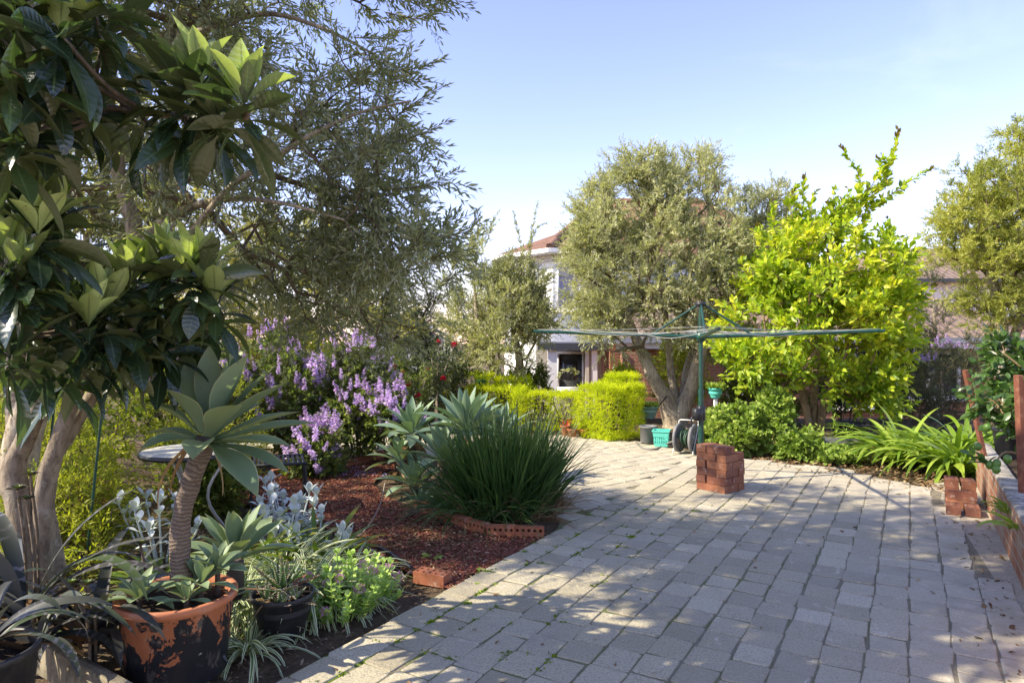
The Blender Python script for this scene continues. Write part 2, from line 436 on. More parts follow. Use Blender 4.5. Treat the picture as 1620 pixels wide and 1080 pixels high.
M['dryleaf'] = leaf_mat('dry_leaf', [(.12, .065, .03), (.22, .13, .06), (.36, .27, .15)], trans=.1, rough=.8, spec=.2)
M['chip'] = leaf_mat('mulch_chip', [(.12, .04, .028), (.22, .072, .048), (.33, .115, .07), (.40, .28, .17)], trans=0, rough=.9, spec=.15)
M['soilchip'] = leaf_mat('soil_litter', [(.08, .055, .038), (.15, .105, .065), (.25, .18, .11), (.42, .35, .24)], trans=0, rough=.9, spec=.15)
M['moss'] = leaf_mat('moss', [(.08, .13, .012), (.16, .24, .015), (.24, .32, .02)], trans=.1, rough=.9, spec=.1)
M['loquatbark'] = bark('loquat_bark', (.15, .115, .08), (.34, .28, .20), 16, 3, .6)
M['olivebark'] = bark('olive_bark', (.20, .155, .105), (.52, .44, .32), 14, 6, .8)
M['twig'] = bark('twig_bark', (.10, .075, .05), (.20, .15, .10), 30, 3, .3)
M['citrusbark'] = bark('citrus_bark', (.15, .10, .05), (.32, .23, .12), 16, 5, .5)
M['palebark'] = bark('rose_cane', (.22, .17, .12), (.36, .30, .22), 20, 4, .3)
M['greenmetal'] = plain('dark_green_enamel', (.010, .060, .042), .35, .5, 0, .25, 30, .05, (.035, .06, .045), 12)
M['wire'] = plain('plastic_line', (.40, .40, .36), .5, .4, 0, .15, 40, 0)
M['blackmetal'] = plain('black_metal', (.018, .019, .02), .45, .5, 0, .3, 30, .05)
M['greymetal'] = plain('grey_metal', (.42, .41, .38), .4, .5, .5, .15, 30, .05)
M['blackplastic'] = plain('black_plastic', (.016, .017, .019), .5, .45, 0, .3, 25, .08, (.05, .045, .04), 9)
M['greyplastic'] = plain('grey_plastic', (.16, .16, .16), .6, .4, 0, .25, 18, .1, (.28, .26, .22), 8)
M['terracotta'] = plain('terracotta', (.40, .145, .062), .85, .2, 0, .22, 14, .2, (.30, .17, .1), 7)
M['turquoise'] = plain('turquoise_plastic', (.12, .58, .47), .45, .45, 0, .08, 20, .04)
M['palegreen'] = plain('pale_green_plastic', (.22, .36, .29), .5, .4, 0, .12, 20, .05)
M['greenpot'] = plain('green_plastic', (.015, .13, .085), .5, .4, 0, .15, 20, .05)
M['hose'] = plain('green_hose', (.035, .075, .045), .5, .4, 0, .2, 30, .05)
M['greyhose'] = plain('grey_hose', (.20, .19, .17), .5, .4, 0, .15, 30, .05)
M['rust'] = plain('rusty_brown_paint', (.17, .062, .036), .8, .25, 0, .35, 26, .3, (.28, .14, .08), 12)
M['timber'] = bark('grey_timber', (.13, .11, .07), (.30, .26, .175), 12, 2, .5)
M['woodpost'] = bark('red_timber', (.18, .07, .03), (.33, .14, .07), 14, 2, .4)
M['soil'] = plain('dark_soil', (.055, .038, .025), .95, .1, 0, .45, 20, .9, (.11, .075, .045), 3, .03)
M['potsoil'] = plain('potting_mix', (.05, .036, .026), .95, .1, 0, .6, 60, .9, (.14, .11, .08), 40, .02)
M['white'] = plain('white_paint', (.72, .72, .70), .6, .3, 0, .04, 6, .03)
M['render_white'] = plain('white_render', (.78, .77, .73), .8, .2, 0, .05, 3, .2)
M['cream'] = plain('cream_paint', (.50, .46, .38), .6, .3, 0, .06, 6, .03)
M['zinc'] = plain('grey_metal_roof', (.30, .31, .35), .45, .5, .3, .1, 3, .03)
M['darktrim'] = plain('dark_trim', (.05, .055, .065), .5, .4, 0, .2, 10, .03)
M['curtain'] = plain('lilac_curtain', (.36, .33, .40), .9, .1, 0, .1, 10, .0)
M['tabletop'] = plain('weathered_tabletop', (.58, .55, .44), .6, .3, 0, .2, 25, .05, (.40, .36, .26), 8)
M['orangepaint'] = plain('orange_render', (.50, .25, .12), .8, .2, 0, .1, 5, .1)

def glass_mat():
    m, nt = mat_new('window_glass'); g = G(nt)
    g.out(g.prin((.035, .038, .04), .06, .6)); return m
M['glass'] = glass_mat()

U = np.array([.5045, .8634, 0]); Vv = np.array([.8634, -.5045, 0])
O0 = np.array([-1.045, 2.97, 0])
def uv(a, b, z=0.0): return O0 + a * U + b * Vv + np.array([0, 0, z])

def brick_mat(name, along, c1, c2, mortar, bw=.24, rh=.086, ms=.010, stain=None):
    m, nt = mat_new(name); g = G(nt)
    dt = g.n('ShaderNodeVectorMath', operation='DOT_PRODUCT'); g.set(dt.inputs[0], g.pos()); dt.inputs[1].default_value = tuple(along)
    sp = g.n('ShaderNodeSeparateXYZ'); g.set(sp.inputs[0], g.pos())
    cb = g.n('ShaderNodeCombineXYZ'); g.set(cb.inputs[0], dt.outputs['Value']); g.set(cb.inputs[1], sp.outputs[2])
    bt = g.n('ShaderNodeTexBrick'); g.set(bt.inputs['Vector'], cb.outputs[0])
    bt.inputs['Scale'].default_value = 1; bt.inputs['Brick Width'].default_value = bw; bt.inputs['Row Height'].default_value = rh
    bt.inputs['Mortar Size'].default_value = ms; bt.inputs['Mortar Smooth'].default_value = .25; bt.inputs['Bias'].default_value = 0
    g.set(bt.inputs['Color1'], c1); g.set(bt.inputs['Color2'], c2); g.set(bt.inputs['Mortar'], mortar)
    c = g.mix(g.math('MULTIPLY', g.noise(9, 6, .65), .55), bt.outputs[0], (.32, .2, .12))
    c = g.mix(g.math('MULTIPLY', g.noise(40, 4), .45), c, tuple(x * .5 for x in c1))
    if stain: c = g.mix(g.step(g.noise(3.2, 6, .7), .47, .68), c, stain)
    h = g.math('ADD', g.math('MULTIPLY', bt.outputs[1], -1.0), g.math('MULTIPLY', g.noise(60, 4), .4))
    g.out(g.prin(c, .9, .15, g.bump(h, .8, .012))); return m
M['gardenbrick'] = brick_mat('garden_wall_brick', U, (.30, .11, .06), (.40, .17, .09), (.42, .37, .29), stain=(.36, .28, .2))
M['housebrick'] = brick_mat('house_brick', (1, 0, 0), (.26, .085, .05), (.36, .13, .075), (.38, .32, .26))

def single_brick_mat(name, a, bcol):
    m, nt = mat_new(name); g = G(nt)
    oi = g.n('ShaderNodeObjectInfo')
    c = g.ramp(oi.outputs['Random'], [(0, a), (.3, (.30, .115, .065)), (.6, tuple((x + y) / 2 for x, y in zip(a, bcol))), (1, bcol)])
    c = g.mix(g.math('MULTIPLY', g.step(g.noise(5, 4, .6), .45, .6), .5), c, (.40, .17, .085))
    c = g.mix(g.math('MULTIPLY', g.noise(22, 6, .7), .6), c, tuple(x * .45 for x in a))
    c = g.mix(g.math('MULTIPLY', g.step(g.noise(13, 6, .75), .56, .66), .7), c, (.44, .37, .30))
    g.out(g.prin(c, .88, .2, g.bump(g.noise(90, 4), .5, .004))); return m
M['brick'] = single_brick_mat('loose_brick', (.17, .075, .055), (.44, .19, .095))
M['edgebrick'] = single_brick_mat('edging_brick', (.34, .115, .055), (.40, .15, .08))

def cement_cap():
    m, nt = mat_new('mortar_capping'); g = G(nt)
    c = g.mix(g.step(g.noise(7, 6, .7), .38, .62), (.17, .155, .13), (.46, .42, .35))
    c = g.mix(g.step(g.noise(16, 5), .6, .7), c, (.09, .085, .075))
    g.out(g.prin(c, .9, .15, g.bump(g.noise(30, 6), .9, .015))); return m
M['cap'] = cement_cap()

def paver_mat():
    m, nt = mat_new('concrete_paver'); g = G(nt)
    r = g.attr('rnd')
    c = g.ramp(r, [(0, (.335, .292, .19)), (.4, (.43, .378, .25)), (.75, (.52, .46, .31)), (1, (.60, .535, .375))])
    sp = g.noise(95, 4, .75); sp2 = g.noise(170, 3, .7)
    c = g.mix(g.math('MULTIPLY', g.step(sp, .49, .6), .62), c, (.17, .152, .115))
    c = g.mix(g.math('MULTIPLY', g.step(sp2, .56, .7), .6), c, (.66, .59, .45))
    ct = g.step(g.attr('lu'), .0, 1.0)                     # sandier towards the wall, where dirt has washed over the stones
    st = g.step(g.noise(1.1, 6, .65), .42, .66)
    c = g.mix(g.math('MULTIPLY', st, .35), c, (.42, .38, .315))
    c = g.mix(g.math('MULTIPLY', ct, g.step(g.noise(5, 5, .7), .3, .6)), c, (.52, .46, .36))
    sc_ = g.step(g.noise(5.5, 7, .75, dist=.6), .60, .66)
    c = g.mix(g.math('MULTIPLY', sc_, .6), c, (.66, .60, .46))
    dk = g.step(g.noise(2.3, 5, .6), .58, .74)
    c = g.mix(g.math('MULTIPLY', dk, .4), c, (.24, .22, .17))
    h = g.math('ADD', g.math('MULTIPLY', g.noise(240, 3, .7), .5), g.noise(35, 4))
    g.out(g.prin(c, .88, .25, g.bump(h, .9, .009))); return m
M['paver'] = paver_mat()
def joint_mat():
    m, nt = mat_new('joint_sand'); g = G(nt)
    sp = g.n('ShaderNodeSeparateXYZ'); g.set(sp.inputs[0], g.pos())
    c = g.mix(g.noise(30, 4), (.14, .12, .085), (.34, .295, .205))
    left = g.step(g.attr('lu'), 0, 1)
    k = g.math('MULTIPLY', g.step(g.noise(3.5, 4, .7), .44, .58), left)
    c = g.mix(k, c, (.10, .15, .015))
    g.out(g.prin(c, .95, .1, g.bump(g.noise(120, 4), .9, .01))); return m
M['joint'] = joint_mat()
def dust_mat():
    m, nt = mat_new('sandy_dust'); g = G(nt)
    c = g.mix(g.noise(9, 6, .65), (.28, .235, .17), (.54, .47, .36))
    c = g.mix(g.step(g.noise(26, 5, .7), .58, .7), c, (.13, .10, .07))
    g.out(g.prin(c, .95, .1, g.bump(g.noise(50, 6), .8, .015))); return m
M['dust'] = dust_mat()
def mulch_mat():
    m, nt = mat_new('red_scoria_mulch'); g = G(nt)
    vo = g.n('ShaderNodeTexVoronoi'); g.set(vo.inputs['Vector'], g.pos()); vo.inputs['Scale'].default_value = 75
    c = g.mix(vo.outputs['Color'], (.13, .045, .032), (.34, .115, .075), 'MIX')
    c = g.mix(g.math('MULTIPLY', g.step(g.noise(4, 5, .65), .48, .66), .55), c, (.10, .065, .04))
    c = g.mix(g.step(g.noise(45, 3), .66, .72), c, (.27, .16, .10))
    h = g.math('SUBTRACT', g.noise(60, 4), vo.outputs['Distance'])
    g.out(g.prin(c, .95, .1, g.bump(h, 1.0, .02))); return m
M['mulch'] = mulch_mat()
def ground_mat():
    m, nt = mat_new('garden_soil'); g = G(nt)
    c = g.mix(g.step(g.noise(6, 6, .7), .35, .68), (.085, .06, .042), (.21, .15, .095))
    c = g.mix(g.step(g.noise(38, 4, .7), .58, .7), c, (.32, .245, .155))
    c = g.mix(g.math('MULTIPLY', g.step(g.noise(.6, 4), .5, .62), .5), c, (.05, .065, .02))
    g.out(g.prin(c, .95, .1, g.bump(g.noise(45, 6, .7), 1.0, .03))); return m
M['ground'] = ground_mat()
def pot_mat():
    m, nt = mat_new('flaking_painted_terracotta'); g = G(nt)
    sp = g.n('ShaderNodeSeparateXYZ'); g.set(sp.inputs[0], g.pos())
    mp_ = g.n('ShaderNodeMapping'); g.set(mp_.inputs[0], g.pos()); mp_.inputs[3].default_value = (1, 1, .62)
    n1 = g.noise(11.5, 9, .66, mp_.outputs[0], .5); n2 = g.noise(44, 4, .6)
    f = g.math('ADD', g.math('MULTIPLY', n1, 1.0), g.math('MULTIPLY', n2, .16))
    hgt = g.step(sp.outputs[2], .02, .34)
    f = g.math('ADD', f, g.math('MULTIPLY', hgt, .20))
    f = g.math('ADD', f, g.math('MULTIPLY', g.step(sp.outputs[2], .318, .33), .5))
    k = g.step(f, .745, .76)
    tc = g.mix(g.noise(12, 5), (.33, .105, .045), (.47, .185, .085))
    pc = g.mix(g.noise(14, 4), (.013, .015, .019), (.034, .036, .043))
    pc = g.mix(g.step(g.math('ADD', g.noise(19, 5, .7), g.math('MULTIPLY', f, .12)), .76, .8), pc, (.42, .42, .43))
    c = g.mix(k, pc, tc)
    lime = g.math('MULTIPLY', g.step(g.noise(7, 7, .75, mp_.outputs[0]), .54, .64), .35)
    c = g.mix(lime, c, (.40, .36, .31))
    rgh = g.math('ADD', g.math('MULTIPLY', k, .3), .5)
    g.out(g.prin(c, rgh, .4, g.bump(g.math('ADD', g.math('MULTIPLY', k, -.6), g.math('MULTIPLY', g.noise(30, 4), .5)), .5, .004))); return m
M['flakepot'] = pot_mat()
def ring_trunk():
    m, nt = mat_new('ringed_stem'); g = G(nt)
    lv = g.attr('lv')
    wv = g.math('SINE', g.math('ADD', g.math('MULTIPLY', lv, 300), g.math('MULTIPLY', g.noise(11, 6, .7), 22)))
    c = g.mix(g.step(wv, -.9, .6), (.095, .065, .045), (.21, .155, .11))
    c = g.mix(g.math('MULTIPLY', g.noise(9, 5), .4), c, (.20, .18, .155))
    g.out(g.prin(c, .85, .2, g.bump(g.math('ADD', wv, g.noise(50, 5, .7)), .7, .005))); return m
M['ringtrunk'] = ring_trunk()
def tile_mat(name, a, b, rowh=.33, tw=.3):
    m, nt = mat_new(name); g = G(nt)
    cb = g.n('ShaderNodeCombineXYZ'); g.set(cb.inputs[0], g.attr('lu')); g.set(cb.inputs[1], g.attr('lv'))
    bt = g.n('ShaderNodeTexBrick'); g.set(bt.inputs['Vector'], cb.outputs[0]); bt.inputs['Scale'].default_value = 1
    bt.inputs['Brick Width'].default_value = tw; bt.inputs['Row Height'].default_value = rowh; bt.inputs['Mortar Size'].default_value = .012
    bt.inputs['Mortar Smooth'].default_value = .3
    g.set(bt.inputs['Color1'], a); g.set(bt.inputs['Color2'], b); g.set(bt.inputs['Mortar'], tuple(x * .3 for x in a))
    fr = g.math('FRACT', g.math('DIVIDE', g.attr('lv'), rowh))
    xr = g.math('SINE', g.math('MULTIPLY', g.attr('lu'), 6.283 / tw))
    c = g.mix(g.math('MULTIPLY', g.noise(3, 5, .65), .5), bt.outputs[0], tuple(x * .55 for x in b))
    h = g.math('ADD', g.math('MULTIPLY', fr, -1.0), g.math('MULTIPLY', xr, .35))
    g.out(g.prin(c, .8, .25, g.bump(h, .9, .05))); return m
M['tiles'] = tile_mat('terracotta_roof_tiles', (.23, .125, .075), (.31, .175, .11))
M['tiles_brown'] = tile_mat('brown_roof_tiles', (.22, .155, .115), (.29, .205, .155))

# ------------------------------------------------------------------ plants: skeletons and foliage
def blob_px(x, y, Y, rx, ry, rd):
    return (at(x, y, Y), np.array([rx * Y / F, rd, ry * Y / F]))
def crown_points(blobs, n, g, gap=1.3, thr=-.15, shell=.3):
    vol = np.array([np.prod(b[1]) ** .8 for b in blobs]); vol = vol / vol.sum()
    out = []; od = []
    while len(out) < n:
        i = g.choice(len(blobs), p=vol); c, r = blobs[i]
        d = nrm(g.normal(size=3)); rr = g.random() ** shell
        wob = 1 + .22 * mnoise.noise(Vector((d * 2.2 + c)))
        p = c + d * r * rr * wob
        if mnoise.noise(Vector(p * gap)) < thr: continue
        if p[2] < .02: continue
        out.append(p); od.append(nrm(d * np.array([1, 1, 1]) / r * r.mean()))
    return np.array(out), np.array(od)
def skeleton(limbs, pts, g, alpha=.3, seg=.3, jit=.12, rtip=.004, expo=.47, rmax=.06):
    P = []; par = []; dist = []; fixed = []; lim_first = {}
    for li, (path, r0, r1) in enumerate(limbs):
        Pp, _ = smooth_path(path, [0] * len(path), 4)
        for i, p in enumerate(Pp):
            P.append(p); par.append(len(P) - 2 if i else -1)
            dist.append(dist[-1] + np.linalg.norm(Pp[i] - Pp[i - 1]) if i else 0.0); fixed.append(i >= len(Pp) * .35)
    nf = len(P)
    cen = np.mean([l[0][0] for l in limbs], axis=0)
    order = np.argsort(np.linalg.norm(pts - cen, axis=1))
    tips = np.full(len(pts), -1)
    cap = nf + len(pts) * 12
    A = np.zeros((cap, 3)); D = np.full(cap, 1e9); A[:nf] = P; D[:nf] = dist
    for i in range(nf):
        if not fixed[i]: D[i] = 1e6
    par = par + [-1] * (cap - nf); n = nf
    for oi in order:
        p = pts[oi]
        c = np.linalg.norm(A[:n] - p, axis=1) + alpha * D[:n]
        j = int(np.argmin(c)); a = A[j]; L = np.linalg.norm(p - a)
        k = max(1, min(8, int(round(L / seg))))
        prev = j
        for s in range(1, k + 1):
            t = s / k
            q = a + (p - a) * t
            if s < k: q = q + g.normal(size=3) * jit * L / k + np.array([0, 0, .10 * L * math.sin(math.pi * t)])
            A[n] = q; par[n] = prev; D[n] = D[prev] + np.linalg.norm(q - A[prev]); prev = n; n += 1
            if n >= cap: break
        tips[oi] = prev
        if n >= cap - 10: break
    par = np.array(par[:n]); A = A[:n]
    cnt = np.zeros(n); cnt[tips[tips >= 0]] += 1
    for i in range(n - 1, nf - 1, -1): cnt[par[i]] += cnt[i]
    r = np.minimum(rmax, rtip * np.maximum(cnt, 1) ** expo)
    return A, par, r, tips, nf
def limbs_mesh(b, limbs, sides=10, rough=.12):
    for i, (path, r0, r1) in enumerate(limbs):
        n = len(path)
        rr = r0 if not np.isscalar(r0) else np.linspace(r0, r1, n)
        tube(b, path, rr, sides, 6, rough, i + 3)
def twigs(A, dirs, k, tl, g, spread=.7, droop=.0, up=0.0):
    n = len(A)
    S = np.repeat(A, k, 0); d = nrm(np.repeat(dirs, k, 0) + g.normal(size=(n * k, 3)) * spread + np.array([0, 0, up]))
    L = tl * g.uniform(.55, 1.25, n * k)
    return S, d, L, np.full(n * k, droop)
def twig_leaves(b, tw, m, LL, LW, g, spread=.9, tm=LT_DIAMOND, bend=.15, twb=None, twr=.0016, terminal=True, rv=None, flat=.5):
    S, d, L, dr = tw; n = len(S)
    f = np.linspace(.12, 1, m)[None, :] + g.uniform(-.03, .03, (n, m))
    P = S[:, None] + d[:, None] * (f * L[:, None])[..., None]
    P[..., 2] -= dr[:, None] * f ** 2 * L[:, None]
    ref = nrm(g.normal(size=(n, 3))); s1 = nrm(np.cross(d, ref)); s2 = np.cross(d, s1)
    a = np.arange(m)[None] * math.pi + (np.arange(m)[None] // 2) * .9 + g.uniform(0, .6, (n, m))
    side = np.cos(a)[..., None] * s1[:, None] + np.sin(a)[..., None] * s2[:, None]
    sp = spread * (1 - .55 * f) * g.uniform(.7, 1.3, (n, m))
    dt = d[:, None] + np.array([0, 0, -1.])[None, None] * (dr[:, None] * f)[..., None]
    ld = nrm(nrm(dt) * np.cos(sp)[..., None] + side * np.sin(sp)[..., None])
    nv = nrm(np.array([0, 0, 1.]) * flat + g.normal(size=(n, m, 3)) * .6)
    l = LL * g.uniform(.7, 1.2, (n, m)) * (1 - .25 * f)
    rr = np.clip((rv[:, None] if rv is not None else .5) + g.normal(0, .24, (n, m)), 0, 1)
    leaves(b, P.reshape(-1, 3), ld.reshape(-1, 3), nv.reshape(-1, 3), l.ravel(), l.ravel() * LW / LL, tm, bend, rr.ravel())
    if twb is not None:
        e1 = S + d * (L * .5)[:, None]; e1[:, 2] -= dr * .25 * L
        e2 = S + d * L[:, None]; e2[:, 2] -= dr * L
        sticks(twb, S, e1, twr, twr * .8, 3); sticks(twb, e1, e2, twr * .8, twr * .4, 3)
def tree(name, label, cat, base, limbs, blobs, npts, leafmat, barkmat, seed, k=4, tl=.3, m=12, LL=.06, LW=.015, spread=.9, droop=.15, up=.25,
         gap=1.3, thr=-.15, rtip=.004, rmax=.05, shell=.35, tm=LT_DIAMOND, group=None, bend=.1, twr=.0016, alpha=.3, extra=None, flat=.5, jit=.12, seg=.3):
    g = rg(seed); root = thing(name, label, cat, base, group)
    pts, od = crown_points(blobs, npts, g, gap, thr, shell)
    A, par, r, tips, nf = skeleton(limbs, pts, g, alpha, seg, jit, rtip, .47, rmax)
    tb = Bag(); limbs_mesh(tb, limbs); 
    bb = Bag()
    idx = np.arange(nf, len(A))
    sticks(bb, A[par[idx]], A[idx], np.maximum(r[idx], np.minimum(r[par[idx]], r[idx] * 1.35)), r[idx], 5)
    fo = Bag(); twb = Bag()
    ok = tips >= 0
    tp = A[tips[ok]]; td = nrm(tp - A[par[tips[ok]]]) * .7 + od[ok] * .6
    tw = twigs(tp, nrm(td), k, tl, g, .6, droop, up)
    rv = np.repeat(np.clip(.5 + .35 * np.array([mnoise.noise(Vector(p * 1.1)) for p in tp]) * 1.6 + g.normal(0, .08, len(tp)), 0, 1), k)
    twig_leaves(fo, tw, m, LL, LW, g, spread, tm, bend, bb, twr, rv=rv, flat=flat)
    # some leafy twigs on the last bits of wood below the tips
    q = idx[(r[idx] < rtip * 2.2)]; q = q[g.random(len(q)) < .5]
    if len(q):
        tw = twigs(A[q], nrm(A[q] - A[par[q]] + g.normal(size=(len(q), 3)) * .3), max(1, k // 3), tl * .8, g, .9, droop, up * .6)
        twig_leaves(fo, tw, max(3, m - 3), LL, LW, g, spread, tm, bend, bb, twr, flat=flat)
    if extra: extra(fo, bb, g)
    tb.build('trunk', barkmat, root)
    bb.build('branches', M['twig'] if barkmat is not M['citrusbark'] else barkmat, root)
    fo.build('crown', leafmat, root)
    return root
def bush(name, label, cat, base, blobs, npts, leafmat, seed, k=3, tl=.14, m=7, LL=.05, LW=.03, spread=1.0, droop=.1, up=.3, tm=LT_LEAF, group=None,
         stems=5, gap=2.2, thr=-.2, shell=.33, rtip=.002, rmax=.014, bend=.15, stemmat=None, flat=.7, root=None, twr=.0012):
    g = rg(seed)
    if root is None: root = thing(name, label, cat, base, group)
    pts, od = crown_points(blobs, npts, g, gap, thr, shell)
    c = np.asarray(base, float); limbs = []
    for i in range(stems):
        a = g.uniform(0, 6.28); bl = blobs[i % len(blobs)]
        e = bl[0] + nrm(g.normal(size=3)) * bl[1] * .3
        s = c + np.array([math.cos(a), math.sin(a), 0]) * .04 * (1 + i * .4)
        s[0] += (bl[0][0] - c[0]) * .4; s[1] += (bl[0][1] - c[1]) * .4
        limbs.append(([s, (s + e) / 2 + g.normal(size=3) * .03, e], rmax * .9, rmax * .5))
    A, par, r, tips, nf = skeleton(limbs, pts, g, .25, .2, .12, rtip, .45, rmax)
    sb = Bag(); limbs_mesh(sb, limbs, 5, 0)
    idx = np.arange(nf, len(A))
    sticks(sb, A[par[idx]], A[idx], r[idx] * 1.2, r[idx], 4)
    fo = Bag(); ok = tips >= 0; tp = A[tips[ok]]
    rv = np.repeat(np.clip(.5 + .5 * np.array([mnoise.noise(Vector(p * 2.3)) for p in tp]) + g.normal(0, .1, len(tp)), 0, 1), k)
    twig_leaves(fo, twigs(tp, nrm(od[ok] + np.array([0, 0, .2])), k, tl, g, .7, droop, up), m, LL, LW, g, spread, tm, bend, sb, twr, rv=rv, flat=flat)
    sb.build('stem', stemmat or M['twig'], root); fo.build('foliage', leafmat, root)
    return root, tp, od[ok]
AGP = [.45, .40, .55, .80, .96, 1, .90, .68, .36, .0]       # broad pointed agave leaf
AGN = [.75, .5, .55, .8, 1, .95, .75, .45, .12, .0]
STP = [.7, .9, 1, 1, .95, .85, .65, .0]
GRP = [1, 1, .95, .85, .7, .5, .28, .04]
LOQ = [.10, .12, .35, .62, .84, .97, 1, .92, .70, .38, .0]
SPN = [.25, .22, .22, .3, .55, .95, 1, .8, .3]
ALO = [1, .95, .85, .72, .55, .35, .02]
def rosette(b, c, n, L, W, e_in, e_out, k, prof, g, nseg=9, fold=.22, az0=0, tint=0, kk=.15, lean=None, wave=0, sq=1.0):
    """a whorl: inner leaves steep, outer flat"""
    i = np.arange(n); f = i / max(1, n - 1)
    az = az0 + i * 2.39996 + g.normal(0, .12, n)
    e0 = e_in + (e_out - e_in) * f ** 1.1 + g.normal(0, .07, n)
    LL = L * (.55 + .45 * np.sqrt(f + .05)) * g.uniform(.88, 1.1, n) * sq
    base = np.asarray(c, float) + np.stack([np.cos(az), np.sin(az), np.zeros(n)], -1) * (W * .18 + .2 * W * f[:, None])
    base[:, 2] += (1 - f) * L * .12
    straps(b, base, az, e0, k * (.35 + .8 * f) + g.normal(0, .06, n), LL, W * (.7 + .3 * f) * g.uniform(.9, 1.1, n), prof, nseg, fold, g.normal(0, .12, n), g.normal(0, kk, n), tint=tint, wave=wave)

# ------------------------------------------------------------------ the ground, paving and mulch
def pip(p, poly):
    x, y = p; c = False; n = len(poly)
    for i in range(n):
        x1, y1 = poly[i][:2]; x2, y2 = poly[i - 1][:2]
        if (y1 > y) != (y2 > y) and x < (x2 - x1) * (y - y1) / (y2 - y1) + x1: c = not c
    return c
def sheet(name, poly, z, mat, step=.15, amp=.0, kind='structure', lu=None, edge=.0, seed=0):
    """a level sheet filling a polygon, its rim ragged by noise"""
    import bmesh
    bm = bmesh.new(); pts = []
    n = len(poly)
    for i in range(n):
        a = np.array(poly[i][:2], float); b_ = np.array(poly[(i + 1) % n][:2], float)
        k = max(1, int(np.linalg.norm(b_ - a) / step))
        nn = nrm(np.array([-(b_ - a)[1], (b_ - a)[0]]))
        for s in range(k):
            p = a + (b_ - a) * s / k
            if edge: p = p + nn * edge * mnoise.noise(Vector((p[0] * 4 + seed, p[1] * 4, 0)))
            pts.append(bm.verts.new((p[0], p[1], z)))
    f = bm.faces.new(pts); bmesh.ops.triangulate(bm, faces=[f])
    if f is not None: pass
    bmesh.ops.recalc_face_normals(bm, faces=bm.faces[:])
    if bm.faces[:] and sum(q.normal.z for q in bm.faces) < 0: bmesh.ops.reverse_faces(bm, faces=bm.faces[:])
    me = bpy.data.meshes.new(name); bm.to_mesh(me); bm.free(); me.materials.append(mat)
    if lu is not None:
        at_ = me.attributes.new('lu', 'FLOAT', 'POINT')
        at_.data.foreach_set('value', [float(lu(v.co.x, v.co.y)) for v in me.vertices])
    o = bpy.data.objects.new(name, me); COL.objects.link(o); o['kind'] = kind
    return o
def gz(x, y):
    t = np.clip((np.asarray(y, float) - 12.8) / 5.0, 0, 1)
    return -.9 * t * t * (3 - 2 * t)
# garden soil: one sheet to the horizon, fine near the camera
gx = np.concatenate([-np.geomspace(260, 9, 14), np.linspace(-8.5, 9, 90), np.geomspace(10, 260, 14)])
gy = np.concatenate([-np.geomspace(120, 3, 8), np.linspace(-1, 19, 110), np.geomspace(20, 320, 14)])
X, Y = np.meshgrid(gx, gy); Z = gz(X, Y) - .035
near = (np.abs(X) < 9) & (Y > -2) & (Y < 20)
for i, j in np.argwhere(near): Z[i, j] += .022 * mnoise.noise(Vector((X[i, j] * 2.1, Y[i, j] * 2.1, 3)))
nx, ny = len(gx), len(gy)
i = np.arange(ny - 1)[:, None]; j = np.arange(nx - 1)[None]
Q = np.stack([i * nx + j, i * nx + j + 1, (i + 1) * nx + j + 1, (i + 1) * nx + j], -1).reshape(-1, 4)
b = Bag(); b.add(np.stack([X, Y, Z], -1).reshape(-1, 3), Q); tag(b.build('ground', M['ground']), kind='structure')

FAR = [(-4.2, 10.75), (.9, 10.55), (1.2, 10.2), (1.75, 9.9), (2.05, 9.65), (2.5, 9.05), (2.73, 8.7), (3.3, 8.15), (3.75, 7.85), (4.1, 7.1), (4.25, 6.6)]
ISL = [gnd(690, 812)[:2], gnd(762, 836)[:2], gnd(858, 847)[:2], (.40, 5.45), (.46, 6.0), (.5, 6.8), (.42, 7.6), (-.3, 8.5), (-1.0, 8.45), (-1.45, 7.7), (-1.42, 7.0), (-1.15, 6.4)]
ISL = [np.array(p, float) for p in ISL]
def uvxy(a, b): return tuple(uv(a, b)[:2])
wall_b = 2.98
MAIN = [uvxy(-3.2, 0), uvxy(2.55, 0), uvxy(3.4, 0), uvxy(7.6, 0)] + [(2.5, 9.05), (2.73, 8.7), (3.3, 8.15), (3.75, 7.85), (4.1, 7.1), (4.22, 6.7), uvxy(5.5, wall_b - .34), uvxy(4.6, 2.74), uvxy(3.1, 2.86), uvxy(-3.2, 2.9)]
BACK = [uvxy(2.62, -.005), (.36, 5.42), (.46, 6.0), (.5, 6.8), (.45, 7.6), (.2, 8.3), (-.3, 8.65), (-1.2, 8.7), (-2.0, 9.2), (-4.2, 9.5)] + FAR[:6] + [uvxy(7.0, -.005)]
pv = Bag(); gp = rg(11)
